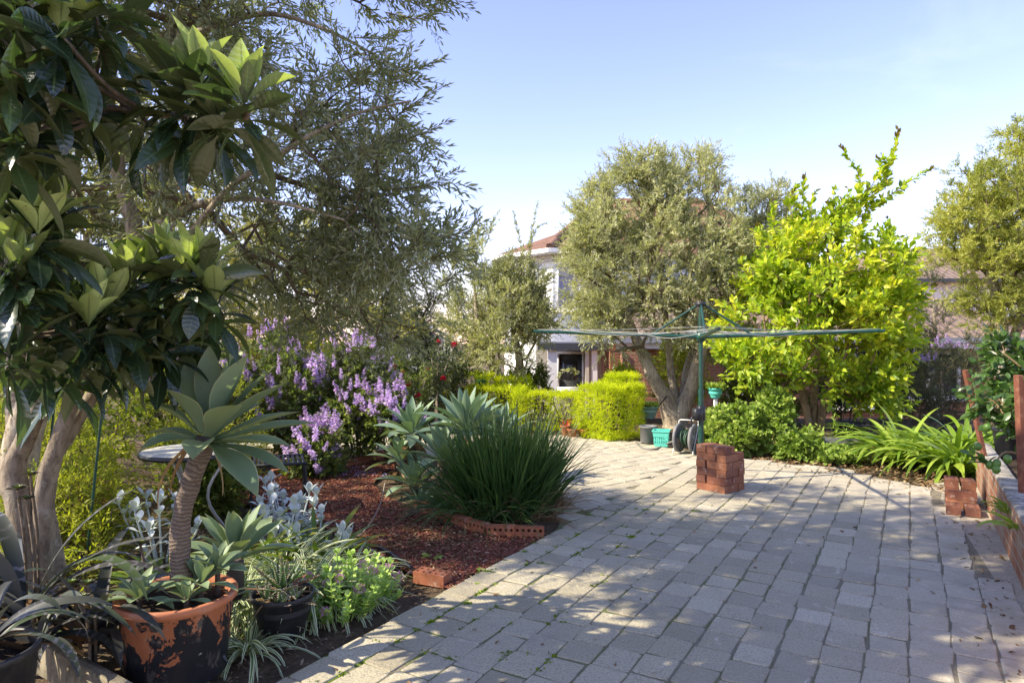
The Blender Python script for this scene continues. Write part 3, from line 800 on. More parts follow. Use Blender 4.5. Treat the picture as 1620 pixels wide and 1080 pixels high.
def paver(cx, cy, ang, lx, ly, rnd, lu):
    hx, hy = lx / 2, ly / 2
    jx = gp.normal(0, .0045, 8)
    c1, c2 = .012, .010
    def ring(i, z):
        a, d = hx - i, hy - i
        k1 = c1 if i == 0 else c1 * .7
        return [[-a + k1, -d, z], [a - k1, -d, z], [a, -d + k1, z], [a, d - k1, z], [a - k1, d, z], [-a + k1, d, z], [-a, d - k1, z], [-a, -d + k1, z]]
    V = np.array(ring(0, -.05) + ring(0, -.006) + ring(.003, -.001) + ring(.008, 0))
    jj = np.tile(jx, 4); V[:, 0] += jj; V[:, 1] += np.roll(jj, 3)
    tx, ty = gp.normal(0, .009, 2); V[:, 2] += V[:, 0] * tx + V[:, 1] * ty + gp.normal(0, .0018)
    V = rot(V, rz=ang + gp.normal(0, .017)) + [cx, cy, 0]
    Q = [[r * 8 + q, r * 8 + (q + 1) % 8, r * 8 + 8 + (q + 1) % 8, r * 8 + 8 + q] for r in range(3) for q in range(8)]
    o = 24; Q += [[o, o + 1, o + 2, o + 3], [o, o + 3, o + 4, o + 7], [o + 4, o + 5, o + 6, o + 7]]
    pv.add(V, Q, rnd, lu=lu)
AU = math.atan2(U[1], U[0])
def sandy(x, y):
    b_ = np.dot(np.array([x, y, 0]) - O0, Vv); a_ = np.dot(np.array([x, y, 0]) - O0, U)
    return float(np.clip((b_ - 1.9) / .9, 0, 1)) * .9 + float(np.clip((a_ - 4.2) / 2.5, 0, .5))
MOSSJ = []
bcol = 0.0; ci = 0
while bcol < 3.2:
    wid = .195 if ci == 0 else .183 + gp.normal(0, .002)
    lenp = .232 if ci == 0 else .208
    a_ = -3.2 + gp.uniform(0, .2)
    bcol += gp.normal(0, .002)
    while a_ < 8.0:
        l = lenp * (1 + gp.normal(0, .02))
        c = uv(a_ + l / 2, bcol + wid / 2)
        if pip(c[:2], MAIN) and np.linalg.norm(c[:2] - [1.965, 7.10]) > .1:
            rv = float(np.clip(gp.beta(1.7, 1.9) * .85 + (.35 if gp.random() < .07 else 0), 0, 1))
            paver(c[0], c[1], AU, l - abs(gp.normal(.007, .003)), wid - abs(gp.normal(.007, .002)), rv, sandy(c[0], c[1]))
            if bcol < 1.5: MOSSJ.append((a_, bcol, l, wid))
        a_ += l
    bcol += wid; ci += 1
ang2 = R(38); u2 = np.array([math.cos(ang2), math.sin(ang2)]); v2 = np.array([u2[1], -u2[0]])
for iu in range(-40, 60):
    for iv in range(-40, 40):
        c = np.array([0, 8.0]) + u2 * (iu * .212 + .09 * (iv % 2)) + v2 * iv * .187
        if pip(c, BACK) and not pip(c, ISL):
            paver(c[0], c[1], ang2, .205, .18, float(np.clip(gp.beta(2.2, 2.2) * .8 + .15, 0, 1)), .35 + .3 * float(c[1] > 8.3))
tag(pv.build('paving', M['paver'], smooth=False), kind='structure')
mossy = lambda x, y: float(np.clip(1.1 - np.dot(np.array([x, y, 0]) - O0, Vv) / 1.3, 0, 1))
sheet('paving_bed', MAIN, -.0055, M['joint'], .25, lu=mossy)
sheet('path_bed', BACK, -.0095, M['joint'], .25, lu=lambda x, y: .55 if x < 1.4 and y < 7 else .1)
# sandy strip between the paving and the brick wall
DUST = [uvxy(-3, 2.72), uvxy(3.1, 2.62), uvxy(4.6, 2.55), uvxy(5.4, 2.5), (4.15, 6.7), (4.35, 7.1), (4.8, 7.3), uvxy(6.4, wall_b + .04), uvxy(-3, wall_b + .04)]
sheet('sandy_strip', DUST, -.006, M['dust'], .08, edge=.06)
# red mulch walk between the beds
MUL = [uvxy(1.35, -.0), (-.36, 4.1), gnd(560, 868)[:2], gnd(500, 820)[:2], (-2.15, 6.1), (-3.4, 6.6), (-3.6, 7.3), (-2.57, 7.7), (-1.95, 8.1), (-1.5, 8.6), (-1.1, 8.5), (-1.45, 7.7), (-1.42, 7.0), (-1.15, 6.4), ISL[0], ISL[1], ISL[2], uvxy(2.62, -.0)]
sheet('mulch_walk', MUL, -.004, M['mulch'], .1, edge=.05, seed=5)
def inpoly_pts(poly, n, g):
    P = np.array([p[:2] for p in poly]); lo, hi = P.min(0), P.max(0); out = []
    while len(out) < n:
        q = lo + (hi - lo) * g.random(2)
        if pip(q, poly): out.append(q)
    return np.array(out)
def scatter(name, pts, mat, L, W, seed, zr=(.0, .012), tm=LT_DIAMOND, bend=.2, tilt=.35, sel=1.0):
    g = rg(seed); n = len(pts); b = Bag()
    P = np.column_stack([pts, g.uniform(*zr, n)]); a = g.uniform(0, 6.28, n)
    d = np.stack([np.cos(a), np.sin(a), g.normal(0, tilt * .4, n)], -1)
    nv = np.stack([g.normal(0, tilt, n), g.normal(0, tilt, n), np.ones(n)], -1)
    l = L * g.uniform(.5, 1.4, n)
    leaves(b, P, d, nv, l, l * W / L * g.uniform(.7, 1.3, n), tm, bend, g.random(n) ** sel)
    return tag(b.build(name, mat), kind='stuff')
g = rg(5)
LBED0 = [(-.36, 4.1), gnd(560, 868)[:2], (-1.2, 4.2), (-1.0, 3.1)]
scatter('mulch_chips', inpoly_pts(MUL, 15000, g), M['chip'], .026, .011, 6, (-.004, .012))
pm = np.concatenate([inpoly_pts(MUL, 3000, g), np.array([gnd(640, 860)[:2] + g.normal(0, 1, 2) * [.35, .25] for _ in range(900)]), np.array([gnd(720, 830)[:2] + g.normal(0, 1, 2) * [.4, .25] for _ in range(600)])])
pm = np.array([q for q in pm if pip(q, MUL) or pip(q, LBED0)])
scatter('dry_bark_litter', pm, M['dryleaf'], .05, .009, 7, (.002, .014), bend=.5)
LBED = [uvxy(1.35, -.03), uvxy(-2.5, -.03), (-4, 1.2), (-5.5, 5), (-4.2, 8), (-3.4, 6.6), (-2.15, 6.1), gnd(500, 820)[:2], gnd(560, 868)[:2], (-.36, 4.1)]
scatter('bed_litter', inpoly_pts(LBED, 9000, g), M['soilchip'], .035, .010, 8, (-.03, .006), bend=.4)
FBED = [(2.3, 9.2), (2.73, 8.72), (3.3, 8.17), (3.75, 7.87), (4.1, 7.1), (4.3, 6.6), (5, 7.2), (6, 9.5), (3, 11)]
scatter('leaf_litter', inpoly_pts(FBED, 3500, g), M['dryleaf'], .06, .022, 9, (-.02, .02), LT_LEAF, .5)
pl = np.concatenate([np.array([np.array([3.3, 8.1]) + (np.array([4.25, 6.6]) - [3.3, 8.1]) * t + g.normal(0, .16, 2) for t in g.random(120)]),
                     np.array([uvxy(g.uniform(1, 5.6), wall_b - abs(g.normal(0, .16)) - .03) for _ in range(90)]),
                     inpoly_pts(MAIN, 150, g)])
scatter('fallen_leaves', pl, M['dryleaf'], .045, .018, 10, (.004, .012), LT_LEAF, .5)
# moss cushions in the joints near the mulch
mp = []
for (a_, b_, l, wd) in MOSSJ:
    for _ in range(3):
        t = g.random()
        q = uv(a_ + t * l, b_ + wd) if g.random() < .6 else uv(a_, b_ + t * wd)
        if mnoise.noise(Vector((q[0] * 2.6, q[1] * 2.6, 7))) - b_ * .8 > -.24 and q[1] < 6.2:
            k = int(g.integers(10, 40))
            mp.append(q[:2] + np.array([g.normal(0, .022, k), g.normal(0, .022, k)]).T * .55)
mp = np.concatenate(mp)
scatter('joint_moss', mp, M['moss'], .015, .010, 12, (-.006, .003), bend=.6, tilt=.9)
scatter('path_moss', np.array([q for q in inpoly_pts(BACK, 260, g) if q[1] < 6.6]), M['moss'], .016, .010, 13, (-.01, .001), bend=.6, tilt=.9)

# ------------------------------------------------------------------ the house behind the garden
def wall_run(b, pts, z0, z1, closed=False):
    n = len(pts); m = n if closed else n - 1
    for q in range(m):
        a, c = pts[q], pts[(q + 1) % n]
        b.add([[a[0], a[1], z0], [c[0], c[1], z0], [c[0], c[1], z1], [a[0], a[1], z1]], [[0, 1, 2, 3]])
def roof_face(b, poly):
    """planar face with metric coordinates (along the eave = first edge, up the slope)"""
    P = np.array(poly, float); e = nrm(P[1] - P[0]); nn = nrm(np.cross(P[1] - P[0], P[-1] - P[0])); s = np.cross(nn, e)
    lu = (P - P[0]) @ e; lv = np.abs((P - P[0]) @ s)
    n = len(P)
    b.P.append(np.arange(n) + b.n); b.V.append(P); b.n += n
    for k, v in (('rnd', np.full(n, .5)), ('lu', lu), ('lv', lv), ('tint', np.zeros(n))): b.A.setdefault(k, []).append(v)
def window(parent, a, c, z0, z1, fr=.07, out=None, framemat=None, mull=1, curtain=None, valance=False, rail=False):
    """a frame with pane between two ground points, facing `out`"""
    a = np.array([*a, 0.]); c = np.array([*c, 0.]); d = nrm(c - a); L = np.linalg.norm(c - a)
    o = np.array([d[1], -d[0], 0.]) if out is None else np.array([*out, 0.])
    ang = math.atan2(d[1], d[0]); b = Bag(); mid = (a + c) / 2 + o * .03
    up = np.array([0, 0, 1.])
    for z in (z0 + fr / 2, z1 - fr / 2): box(b, mid + up * z, (L, .1, fr), ang)
    H = z1 - z0 - 2 * fr - .004
    for t in [fr / 2, L - fr / 2] + [L * (k + 1) / (mull + 1) for k in range(mull)]:
        box(b, a + d * t + o * .03 + up * (z0 + z1) / 2, (fr * .9, .096, H), ang)
    if rail: box(b, mid + up * (z0 + (z1 - z0) * .5), (L - 2 * fr - .01, .08, fr * .7), ang)
    f = b.build('window', framemat or M['white'], parent)
    p = Bag(); box(p, (a + c) / 2 + o * .012 + up * (z0 + z1) / 2, (L - .03, .01, z1 - z0 - .03), ang); p.build('pane', M['glass'], f)
    s = Bag(); box(s, mid + o * .04 + up * (z0 - .034), (L + .16, .16, .06), ang); s.build('sill', framemat or M['white'], f)
    if curtain:
        cb = Bag(); n = 60; t = np.linspace(.05, L - .05, n)
        q = a[None] + d[None] * t[:, None] + o[None] * (.03 + .012 * np.sin(t * 45))[:, None]
        V = np.concatenate([q + up * (z0 + fr), q + up * (z1 - fr)]); ii = np.arange(n - 1)
        cb.add(V, np.stack([ii, ii + 1, ii + 1 + n, ii + n], -1)); cb.build('curtain', M['curtain'], f)
    if valance:
        vb = Bag(); n = 40; t = np.linspace(.04, L - .04, n)
        q = a[None] + d[None] * t[:, None] + o[None] * .055
        low = z1 - fr - .34 - .05 * np.abs(np.sin(t * 7)); V = np.concatenate([np.column_stack([q[:, :2], low]), q + up * (z1 - .01)]); ii = np.arange(n - 1)
        vb.add(V, np.stack([ii, ii + 1, ii + 1 + n, ii + n], -1)); vb.build('valance', M['cream'], f)
    return f
HB = -.92
house = thing('house', 'two storey white house with a bay and terracotta tiled hip roof behind the olive trees', 'house', (4, 22, HB))
A_, B_, C_, D_ = (-.25, 22.9), (1.26, 21.0), (3.5, 21.35), (4.4, 22.7)
hb = Bag(); wall_run(hb, [A_, B_, C_, D_, (9.5, 22.8), (9.5, 30), (-.25, 30)], HB, 4.16, True); hb.build('wall', M['render_white'], house, smooth=False)
nBC = nrm(np.array([C_[1] - B_[1], -(C_[0] - B_[0])])); dBC = nrm(np.array(C_) - np.array(B_))
window(house, tuple(np.array(B_) + dBC * .12), tuple(np.array(B_) + dBC * 1.55), 2.35, 3.85, .06, nBC, curtain=True, valance=True)
dAB = nrm(np.array(B_) - np.array(A_)); nAB = np.array([dAB[1], -dAB[0]])
window(house, tuple(np.array(A_) + dAB * .6), tuple(np.array(A_) + dAB * 1.75), 2.35, 3.85, .06, nAB, curtain=True, valance=True)
fb = Bag()
for p, q in ((A_, B_), (B_, C_), (C_, D_)):
    p, q = np.array([*p, 0]), np.array([*q, 0]); d = nrm(q - p); o = np.array([d[1], -d[0], 0]); an = math.atan2(d[1], d[0]); L = np.linalg.norm(q - p)
    box(fb, (p + q) / 2 + o * .02 + [0, 0, 3.98], (L - .01, .05, .24), an)
fb.build('frieze_board', M['cream'], house, smooth=False)
def offs(p, cx, cy, k): v = nrm(np.array([p[0] - cx, p[1] - cy])); return (p[0] + v[0] * k, p[1] + v[1] * k)
E = [offs(p, 2.2, 24.5, .5) for p in (A_, B_, C_, D_)]
ez = 4.2; ap = (2.0, 24.2, 5.35)
rb = Bag()
for p, q in zip(E[:-1], E[1:]): roof_face(rb, [(*p, ez), (*q, ez), ap])
roof_face(rb, [(-.8, 30.2, ez), (*E[0], ez), ap, (3.4, 26.4, 6.75)])
roof_face(rb, [(*E[3], ez), (10, 22.3, ez), (7.2, 26.4, 6.75), (3.4, 26.4, 6.75), ap])
roof_face(rb, [(10, 22.3, ez), (10, 30.4, ez), (7.2, 26.4, 6.75)])
roof_face(rb, [(10, 30.4, ez), (-.8, 30.4, ez), (3.4, 26.4, 6.75), (7.2, 26.4, 6.75)])
ro = rb.build('roof', M['tiles'], house, smooth=False)
cb = Bag()
for p, q in (((*E[1], ez + .05), (ap[0], ap[1], ap[2] + .05)), ((*E[2], ez + .05), (ap[0], ap[1], ap[2] + .05)), ((3.4, 26.4, 6.8), (7.2, 26.4, 6.8)), ((ap[0], ap[1], ap[2] + .05), (3.4, 26.4, 6.8)), ((10, 22.3, ez + .05), (7.2, 26.4, 6.8))):
    tube(cb, [p, q], .11, 8, 12, .12, 4)
cb.build('ridge_cap', M['tiles'], ro)
gb = Bag()
for p, q in zip(E[:-1], E[1:]): 
    m_ = np.array([(p[0] + q[0]) / 2, (p[1] + q[1]) / 2, ez - .05]); L = math.dist(p, q)
    box(gb, m_, (L, .12, .13), math.atan2(q[1] - p[1], q[0] - p[0]))
gb.build('gutter', M['white'], house, smooth=False)
sb = Bag(); sb.poly([(*E[0], ez - .12), (*E[1], ez - .12), (*E[2], ez - .12), (*E[3], ez - .12)][::-1]); sb.build('soffit', M['white'], house, smooth=False)
# low metal roofed verandah with a big white framed window
vb = Bag()
vb.add([[.75, 19.2, 1.40], [2.75, 19.2, 1.40], [2.75, 21.2, 1.78], [.75, 21.2, 1.78], [.75, 19.2, 1.34], [2.75, 19.2, 1.34], [2.75, 21.2, 1.72], [.75, 21.2, 1.72]], [[0, 1, 2, 3], [7, 6, 5, 4], [0, 4, 5, 1], [1, 5, 6, 2], [3, 7, 4, 0]])
vr = vb.build('verandah_roof', M['zinc'], house, smooth=False)
vb = Bag(); box(vb, (1.75, 19.14, 1.27), (2.06, .1, .19)); vb.build('fascia', M['darktrim'], vr, smooth=False)
pb = Bag(); box(pb, (1.14, 19.3, .12), (.26, .2, 2.1)); pb.build('verandah_post', M['white'], house, smooth=False)
pb = Bag(); box(pb, (2.12, 19.3, .12), (.10, .12, 2.1)); pb.build('verandah_post', M['cream'], house, smooth=False)
pb = Bag(); box(pb, (2.33, 19.34, .12), (.16, .14, 2.1)); pb.build('verandah_post', M['white'], house, smooth=False)
pb = Bag(); wall_run(pb, [(.7, 19.9), (2.6, 19.9)], HB, 1.34); pb.build('verandah_wall', M['cream'], house, smooth=False)
window(house, (1.3, 19.86), (2.1, 19.86), .02, 1.12, .07, (0, -1), mull=0)
# single storey brick wing with its own brown tiled roof
wb = Bag(); wall_run(wb, [(2.75, 21.2), (2.75, 18.2), (13.6, 18.2), (13.6, 22)], HB, 1.42); wing = wb.build('brick_wing', M['housebrick'], house, smooth=False)
for x0, x1, z0, z1 in ((5.7, 6.5, -.6, 1.2), (8.6, 9.7, -.35, 1.1), (10.2, 11.9, -.1, 1.15)):
    window(house, (x0, 18.18), (x1, 18.18), z0, z1, .08, (0, -1), mull=1)
pb = Bag(); box(pb, (2.55, 17.3, .2), (.16, .16, 2.3)); pb.build('timber_post', M['woodpost'], house, smooth=False)
pb = Bag(); box(pb, (3.1, 17.6, .1), (.55, .5, 2.1)); pb.build('brick_pillar', M['housebrick'], house, smooth=False)
rb = Bag(); roof_face(rb, [(2.5, 17.7, 1.52), (14.1, 17.7, 1.52), (12.2, 21.9, 3.25), (4.6, 21.9, 3.25)])
roof_face(rb, [(14.1, 17.7, 1.52), (14.1, 25, 1.52), (12.2, 21.9, 3.25)])
wr = rb.build('wing_roof', M['tiles_brown'], house, smooth=False)
gb = Bag(); box(gb, (8.3, 17.66, 1.45), (11.6, .12, .14)); gb.build('gutter', M['zinc'], wr, smooth=False)
gb = Bag(); box(gb, (8.3, 17.78, 1.30), (11.55, .06, .14)); box(gb, (8.3, 17.98, 1.36), (11.5, .36, .03)); gb.build('fascia', M['white'], wr, smooth=False)

nb = thing('neighbouring_house', 'distant neighbouring house with brown tiled gable and white balcony rail behind the bottlebrush', 'house', (19, 32, HB))
b = Bag(); wall_run(b, [(16.4, 31), (27, 31), (27, 39), (16.4, 39)], HB, 4.1, True); b.build('wall', M['render_white'], nb, smooth=False)
b = Bag(); roof_face(b, [(15.8, 30.4, 4.15), (27.6, 30.4, 4.15), (25, 35, 6.1), (18.5, 35, 6.1)]); roof_face(b, [(15.8, 39.5, 4.15), (15.8, 30.4, 4.15), (18.5, 35, 6.1)]); b.build('roof', M['tiles_brown'], nb, smooth=False)
b = Bag(); box(b, (21.7, 30.36, 4.08), (11.8, .12, .16)); b.build('gutter', M['darktrim'], nb, smooth=False)
b = Bag(); box(b, (21.5, 29.5, 2.05), (6.4, 1.6, .62)); b.build('balcony', M['orangepaint'], nb, smooth=False)
b = Bag()
for k in range(33): box(b, (18.4 + k * .195, 28.78, 2.72), (.06, .05, .55))
box(b, (21.5, 28.78, 3.03), (6.4, .07, .07)); box(b, (21.5, 28.78, 2.42), (6.4, .07, .06)); b.build('balustrade', M['white'], nb, smooth=False)
b = Bag(); wall_run(b, [(16.2, 28.7), (26, 28.7)], HB, 1.74); b.build('lower_wall', M['housebrick'], nb, smooth=False)

sh = thing('outbuilding', 'low white outbuilding with a pale gable showing behind the rose bushes', 'shed', (-3.6, 22, HB))
b = Bag(); wall_run(b, [(-5.2, 22), (-2.2, 22), (-2.2, 25), (-5.2, 25)], HB, 1.55, True); b.add([[-5.2, 22, 1.55], [-2.2, 22, 1.55], [-3.7, 22, 2.2]], [[0, 1, 2]]); b.build('wall', M['render_white'], sh, smooth=False)
b = Bag(); roof_face(b, [(-2.0, 21.8, 1.5), (-2.0, 25.2, 1.5), (-3.7, 25.2, 2.27), (-3.7, 21.8, 2.27)]); roof_face(b, [(-5.4, 25.2, 1.5), (-5.4, 21.8, 1.5), (-3.7, 21.8, 2.27), (-3.7, 25.2, 2.27)]); b.build('roof', M['zinc'], sh, smooth=False)

# ------------------------------------------------------------------ the raised bed on the right
gw = thing('garden_wall', 'low red brick garden wall with crumbling mortar capping along the right of the paving', 'wall', uv(2.5, wall_b))
def wall_strip(b, a0, a1, b0, b1, z0, z1, n, amp, seed, amptop=0.0):
    g = rg(seed); t = np.linspace(a0, a1, n); rows = []
    for s in t:
        f = lambda k: mnoise.noise(Vector((s * 3.1, k, seed)))
        zt = z1 + amptop * (f(9) + .6 * mnoise.noise(Vector((s * 9, 2, seed))))
        rows += [uv(s, b0 - amp * abs(f(1)), z0), uv(s, b0 - amp * f(2), zt - .008), uv(s, b0 + .012, zt), uv(s, b1 - .012, zt + amptop * f(5)), uv(s, b1 + amp * f(3), zt - .01), uv(s, b1 + amp * abs(f(4)), z0)]
    i = np.arange(n - 1)[:, None]; j = np.arange(5)[None]
    Q = np.stack([i * 6 + j, i * 6 + j + 1, (i + 1) * 6 + j + 1, (i + 1) * 6 + j], -1).reshape(-1, 4)
    b.add(np.array(rows), Q[:, ::-1]); m = (n - 1) * 6
    b.poly(np.array(rows)[:6]); b.poly(np.array(rows)[m:m + 6][::-1])
b = Bag(); wall_strip(b, -.8, 6.5, wall_b, wall_b + .11, -.05, .405, 90, .003, 2); b.build('brickwork', M['gardenbrick'], gw, smooth=False)
b = Bag(); wall_strip(b, -.82, 6.51, wall_b - .006, wall_b + .122, .40, .428, 160, .007, 3, .010); b.build('capping', M['cap'], gw, smooth=True)
RB = [uvxy(-.8, wall_b + .11), uvxy(6.45, wall_b + .11), (7.5, 7.9), (9, 5), (6, 1)]
sheet('raised_bed', RB, .30, M['soil'], .3)
scatter('raised_bed_litter', inpoly_pts(RB, 2500, rg(3)), M['soilchip'], .04, .013, 4, (.295, .325), bend=.4)

# ------------------------------------------------------------------ bricks
bb = Bag(); box(bb, (0, 0, .0365), (.218, .103, .0715), bev=.002)
BR = bb.build('brick', M['brick'], None, smooth=False)
hb = Bag()
def cored(b, Lx=.22, Ly=.105, H=.072, nx=5, ny=2, r=.0125):
    cw, ch_ = Lx / nx, Ly / ny
    for ix in range(nx):
        for iy in range(ny):
            cx, cy = -Lx / 2 + (ix + .5) * cw, -Ly / 2 + (iy + .5) * ch_
            sq = np.array([[1, 0], [1, 1], [0, 1], [-1, 1], [-1, 0], [-1, -1], [0, -1], [1, -1]]) * [cw / 2, ch_ / 2]
            an = np.arctan2(sq[:, 1] / ch_, sq[:, 0] / cw); ci_ = np.stack([np.cos(an), np.sin(an)], -1) * r
            V = np.vstack([np.column_stack([sq + [cx, cy], np.full(8, H)]), np.column_stack([ci_ + [cx, cy], np.full(8, H)]), np.column_stack([ci_ + [cx, cy], np.full(8, H - .055)])])
            b.add(V, [[o + k, o + (k + 1) % 8, o + 8 + (k + 1) % 8, o + 8 + k] for o in (0, 8) for k in range(8)] + [[16, 17, 18, 19], [16, 19, 20, 23], [20, 21, 22, 23]])
    hx, hy = Lx / 2, Ly / 2
    b.add([[-hx, -hy, 0], [hx, -hy, 0], [hx, hy, 0], [-hx, hy, 0], [-hx, -hy, H], [hx, -hy, H], [hx, hy, H], [-hx, hy, H]], [[3, 2, 1, 0], [0, 1, 5, 4], [1, 2, 6, 5], [2, 3, 7, 6], [3, 0, 4, 7]])
cored(hb)
first = [True]
STACKL = 'weathered red brick laid in the block stacked beside the foot of the clothes hoist'
def put_brick(p, rz, label=STACKL, grp='bricks stacked round the hoist post', mesh=None):
    global BR
    if first[0]:
        first[0] = False; o = BR; o.location = tuple(p); o.rotation_euler = (0, 0, rz)
    else: o = copy_of(BR, p, rz)
    tag(o, label, 'brick', grp)
    if mesh: o.data = mesh
    return o
gk = rg(21)
stk = np.array([2.075, 6.80]); sa = R(41)
def sk(x, y): c, s = math.cos(sa), math.sin(sa); return stk + np.array([c * x - s * y, s * x + c * y])
BL = .23
# courses alternate in direction round a hollow core holding the pole
lay = [[(-.056, -.113, 0), (.113, -.056, 90), (.056, .113, 0), (-.113, .056, 90)], [(.056, -.113, 0), (.113, .056, 90), (-.056, .113, 0), (-.113, -.056, 90)]]
for lv in range(5):
    for (x, y, r_) in lay[lv % 2]:
        q = sk(x + gk.normal(0, .004), y + gk.normal(0, .004)); put_brick((q[0], q[1], lv * .0745), sa + R(r_) + gk.normal(0, .03))
for (x, y, r_, lb) in [(-.113, -.056, 90, 'weathered red brick on the top left front of the hoist stack'), (-.06, .113, 0, 'weathered red brick on the top of the hoist stack nearest the pole'), (-.03, -.04, 84, 'weathered red brick lying askew in the middle on top of the hoist stack')]:
    q = sk(x, y); put_brick((q[0], q[1], 5 * .0745), sa + R(r_) + gk.normal(0, .04), lb)
# the stepped pile by the wall: cored bricks
me_c = hb.build('cored_brick', M['brick'], None, smooth=False)
cored = me_c.data; bpy.data.objects.remove(me_c)
CL = 'orange red cored brick in the stepped pile against the garden wall'; CG = 'cored bricks piled by the garden wall'
wa = math.atan2(U[1], U[0])
for (a_, b_, z, r_, lb) in [(4.96, wall_b - .265, 0, 0, 'orange cored brick at the front left foot of the stepped pile'), (4.98, wall_b - .13, 0, 0, 'orange cored brick at the front right foot of the stepped pile'),
                      (5.20, wall_b - .20, 0, 90, CL), (5.20, wall_b - .19, .0745, 90, 'dark red cored brick lying crosswise on the middle step of the pile'),
                      (5.40, wall_b - .255, 0, 0, CL), (5.40, wall_b - .13, 0, 0, CL), (5.40, wall_b - .255, .0745, 0, CL), (5.41, wall_b - .13, .0745, 0, CL),
                      (5.41, wall_b - .26, .149, 2, 'pale orange cored brick on the upper left of the stepped pile'), (5.37, wall_b - .135, .149, 1, 'dark cored brick on the upper right of the stepped pile')]:
    q = uv(a_, b_); o = put_brick((q[0], q[1], z), wa + R(r_) + gk.normal(0, .03), lb, CG, cored); o.name = 'cored_brick'
# edging bricks of the island bed
def edge_run(pts, n, z, label, grp, seed, tilt=0.0):
    g = rg(seed); P, _ = smooth_path([np.array([*p[:2], 0]) for p in pts], [0] * len(pts), 12)
    s = np.concatenate([[0], np.cumsum(np.linalg.norm(np.diff(P, axis=0), axis=1))])
    t = (np.arange(n) + .5) / n * s[-1]
    for q in t:
        x, y = np.interp(q, s, P[:, 0]), np.interp(q, s, P[:, 1]); x2, y2 = np.interp(min(q + .02, s[-1]), s, P[:, 0]), np.interp(min(q + .02, s[-1]), s, P[:, 1])
        o = put_brick((x, y, z + g.normal(0, .004)), math.atan2(y2 - y, x2 - x) + g.normal(0, .05), label, grp, cored)
        o.data = cored_edge; o.name = 'edging_brick'; o.rotation_euler.x = math.pi / 2 + g.normal(0, .06); o.rotation_euler.y = g.normal(0, .03)
        o.location.z = z + .02
mm = cored.copy(); mm.materials.clear(); mm.materials.append(M['edgebrick']); cored_edge = mm
edge_run([gnd(668, 800), gnd(695, 814), gnd(760, 837), gnd(805, 844), gnd(860, 846)], 7, .0, 'terracotta edging brick set on edge in front of the strappy grass clump', 'edging bricks of the island bed', 31)
edge_run([gnd(432, 752), gnd(500, 744), gnd(556, 734), gnd(600, 722), gnd(625, 716)], 11, .0, 'terracotta edging brick set on edge below the purple flowering bushes', 'edging bricks of the purple bed', 32)
q = gnd(683, 920); o = put_brick((q[0], q[1], .0), math.atan2(-.33, .62) + .05, 'single clean terracotta brick lying loose where the mulch meets the paving', 'edging bricks by the path'); o.data = cored_edge; o.name = 'loose_brick'; o.location.z = -.02; o.location.y += .04
del o['group']
q = gnd(590, 884); o = put_brick((q[0], q[1], -.015), math.atan2(-.35, .62), 'half buried terracotta brick behind the pink flowering sedum', 'x'); o.data = cored_edge; o.name = 'loose_brick'; o.rotation_euler.x = math.pi / 2; o.location.z = .0; del o['group']
eb = Bag(); tube(eb, [gnd(596, 868) + [0, 0, .02], gnd(622, 885) + [0, 0, .03], gnd(650, 902) + [0, 0, .02]], .012, 6, 6); tag(eb.build('edging_strip', M['blackplastic']), 'strip of black plastic edging between the loose brick and the buried brick', 'edging strip')

# ------------------------------------------------------------------ clothes hoist
HC = np.array([1.965, 7.10, 0.])
ho = thing('clothes_hoist', 'dark green rotary clothes hoist with wire lines standing in the paving', 'clothes line', HC)
b = Bag(); tube(b, [HC, HC + [0, 0, .95]], .027, 16, 1); tube(b, [HC + [0, 0, .95], HC + [0, 0, 1.86]], .022, 16, 1); tube(b, [HC + [0, 0, .93], HC + [0, 0, .97]], .031, 16, 1); b.build('pole', M['greenmetal'], ho)
b = Bag(); lathe(b, HC + [0, 0, 1.845], [(.001, .035), (.045, .032), (.056, .018), (.056, .0), (.03, -.02), (.001, -.02)], 20); b.build('top_cap', M['blackmetal'], ho)
b = Bag(); lathe(b, HC + [0, 0, 1.515], [(.023, -.05), (.046, -.04), (.05, .0), (.046, .04), (.023, .05)], 20); b.build('hub', M['greenmetal'], ho)
gz_ = EYE - (655 - HZ) / F * 7.1
b = Bag(); box(b, HC + [-.045, -.03, gz_], (.09, .085, .13), .2, bev=.014); box(b, HC + [0, 0, gz_ + .01], (.075, .075, .16), .2, bev=.012); gbx = b.build('gearbox', M['blackmetal'], ho)
b = Bag(); tube(b, [HC + [-.08, -.05, gz_ - .02], HC + [-.115, -.07, gz_ - .03], HC + [-.12, -.075, gz_ - .11]], .010, 8, 3); tube(b, [HC + [-.12, -.075, gz_ - .11], HC + [-.17, -.11, gz_ - .115]], .013, 8, 1); b.build('crank_handle', M['blackmetal'], gbx)
ph = R(-11); tips4 = []
for k in range(4):
    a = ph + k * math.pi / 2; d = np.array([math.cos(a), math.sin(a), 0]); tip = HC + d * 1.76 + [0, 0, 1.575]; tips4.append((d, tip))
    b = Bag(); tube(b, [HC + d * .04 + [0, 0, 1.515], tip], [.021, .016], 10, 4); b.build('arm', M['greenmetal'], ho)
    b = Bag(); tube(b, [HC + d * .035 + [0, 0, 1.845], HC + d * .49 + [0, 0, 1.548]], .011, 8, 1); b.build('strut', M['greenmetal'], ho)
for k, r_ in enumerate((.66, .92, 1.18, 1.44, 1.71)):
    b = Bag()
    for q in range(4):
        d1, t1 = tips4[q]; d2, t2 = tips4[(q + 1) % 4]; f = r_ / 1.76
        p1 = HC + d1 * r_ + [0, 0, 1.515 + .06 * f + .022]; p2 = HC + d2 * r_ + [0, 0, 1.515 + .06 * f + .022]; md = (p1 + p2) / 2 - [0, 0, .014 + .022 * ((k + q) % 3)]
        tube(b, [p1, md, p2], .0026, 5, 6)
    b.build('clothes_line', M['wire'], ho)

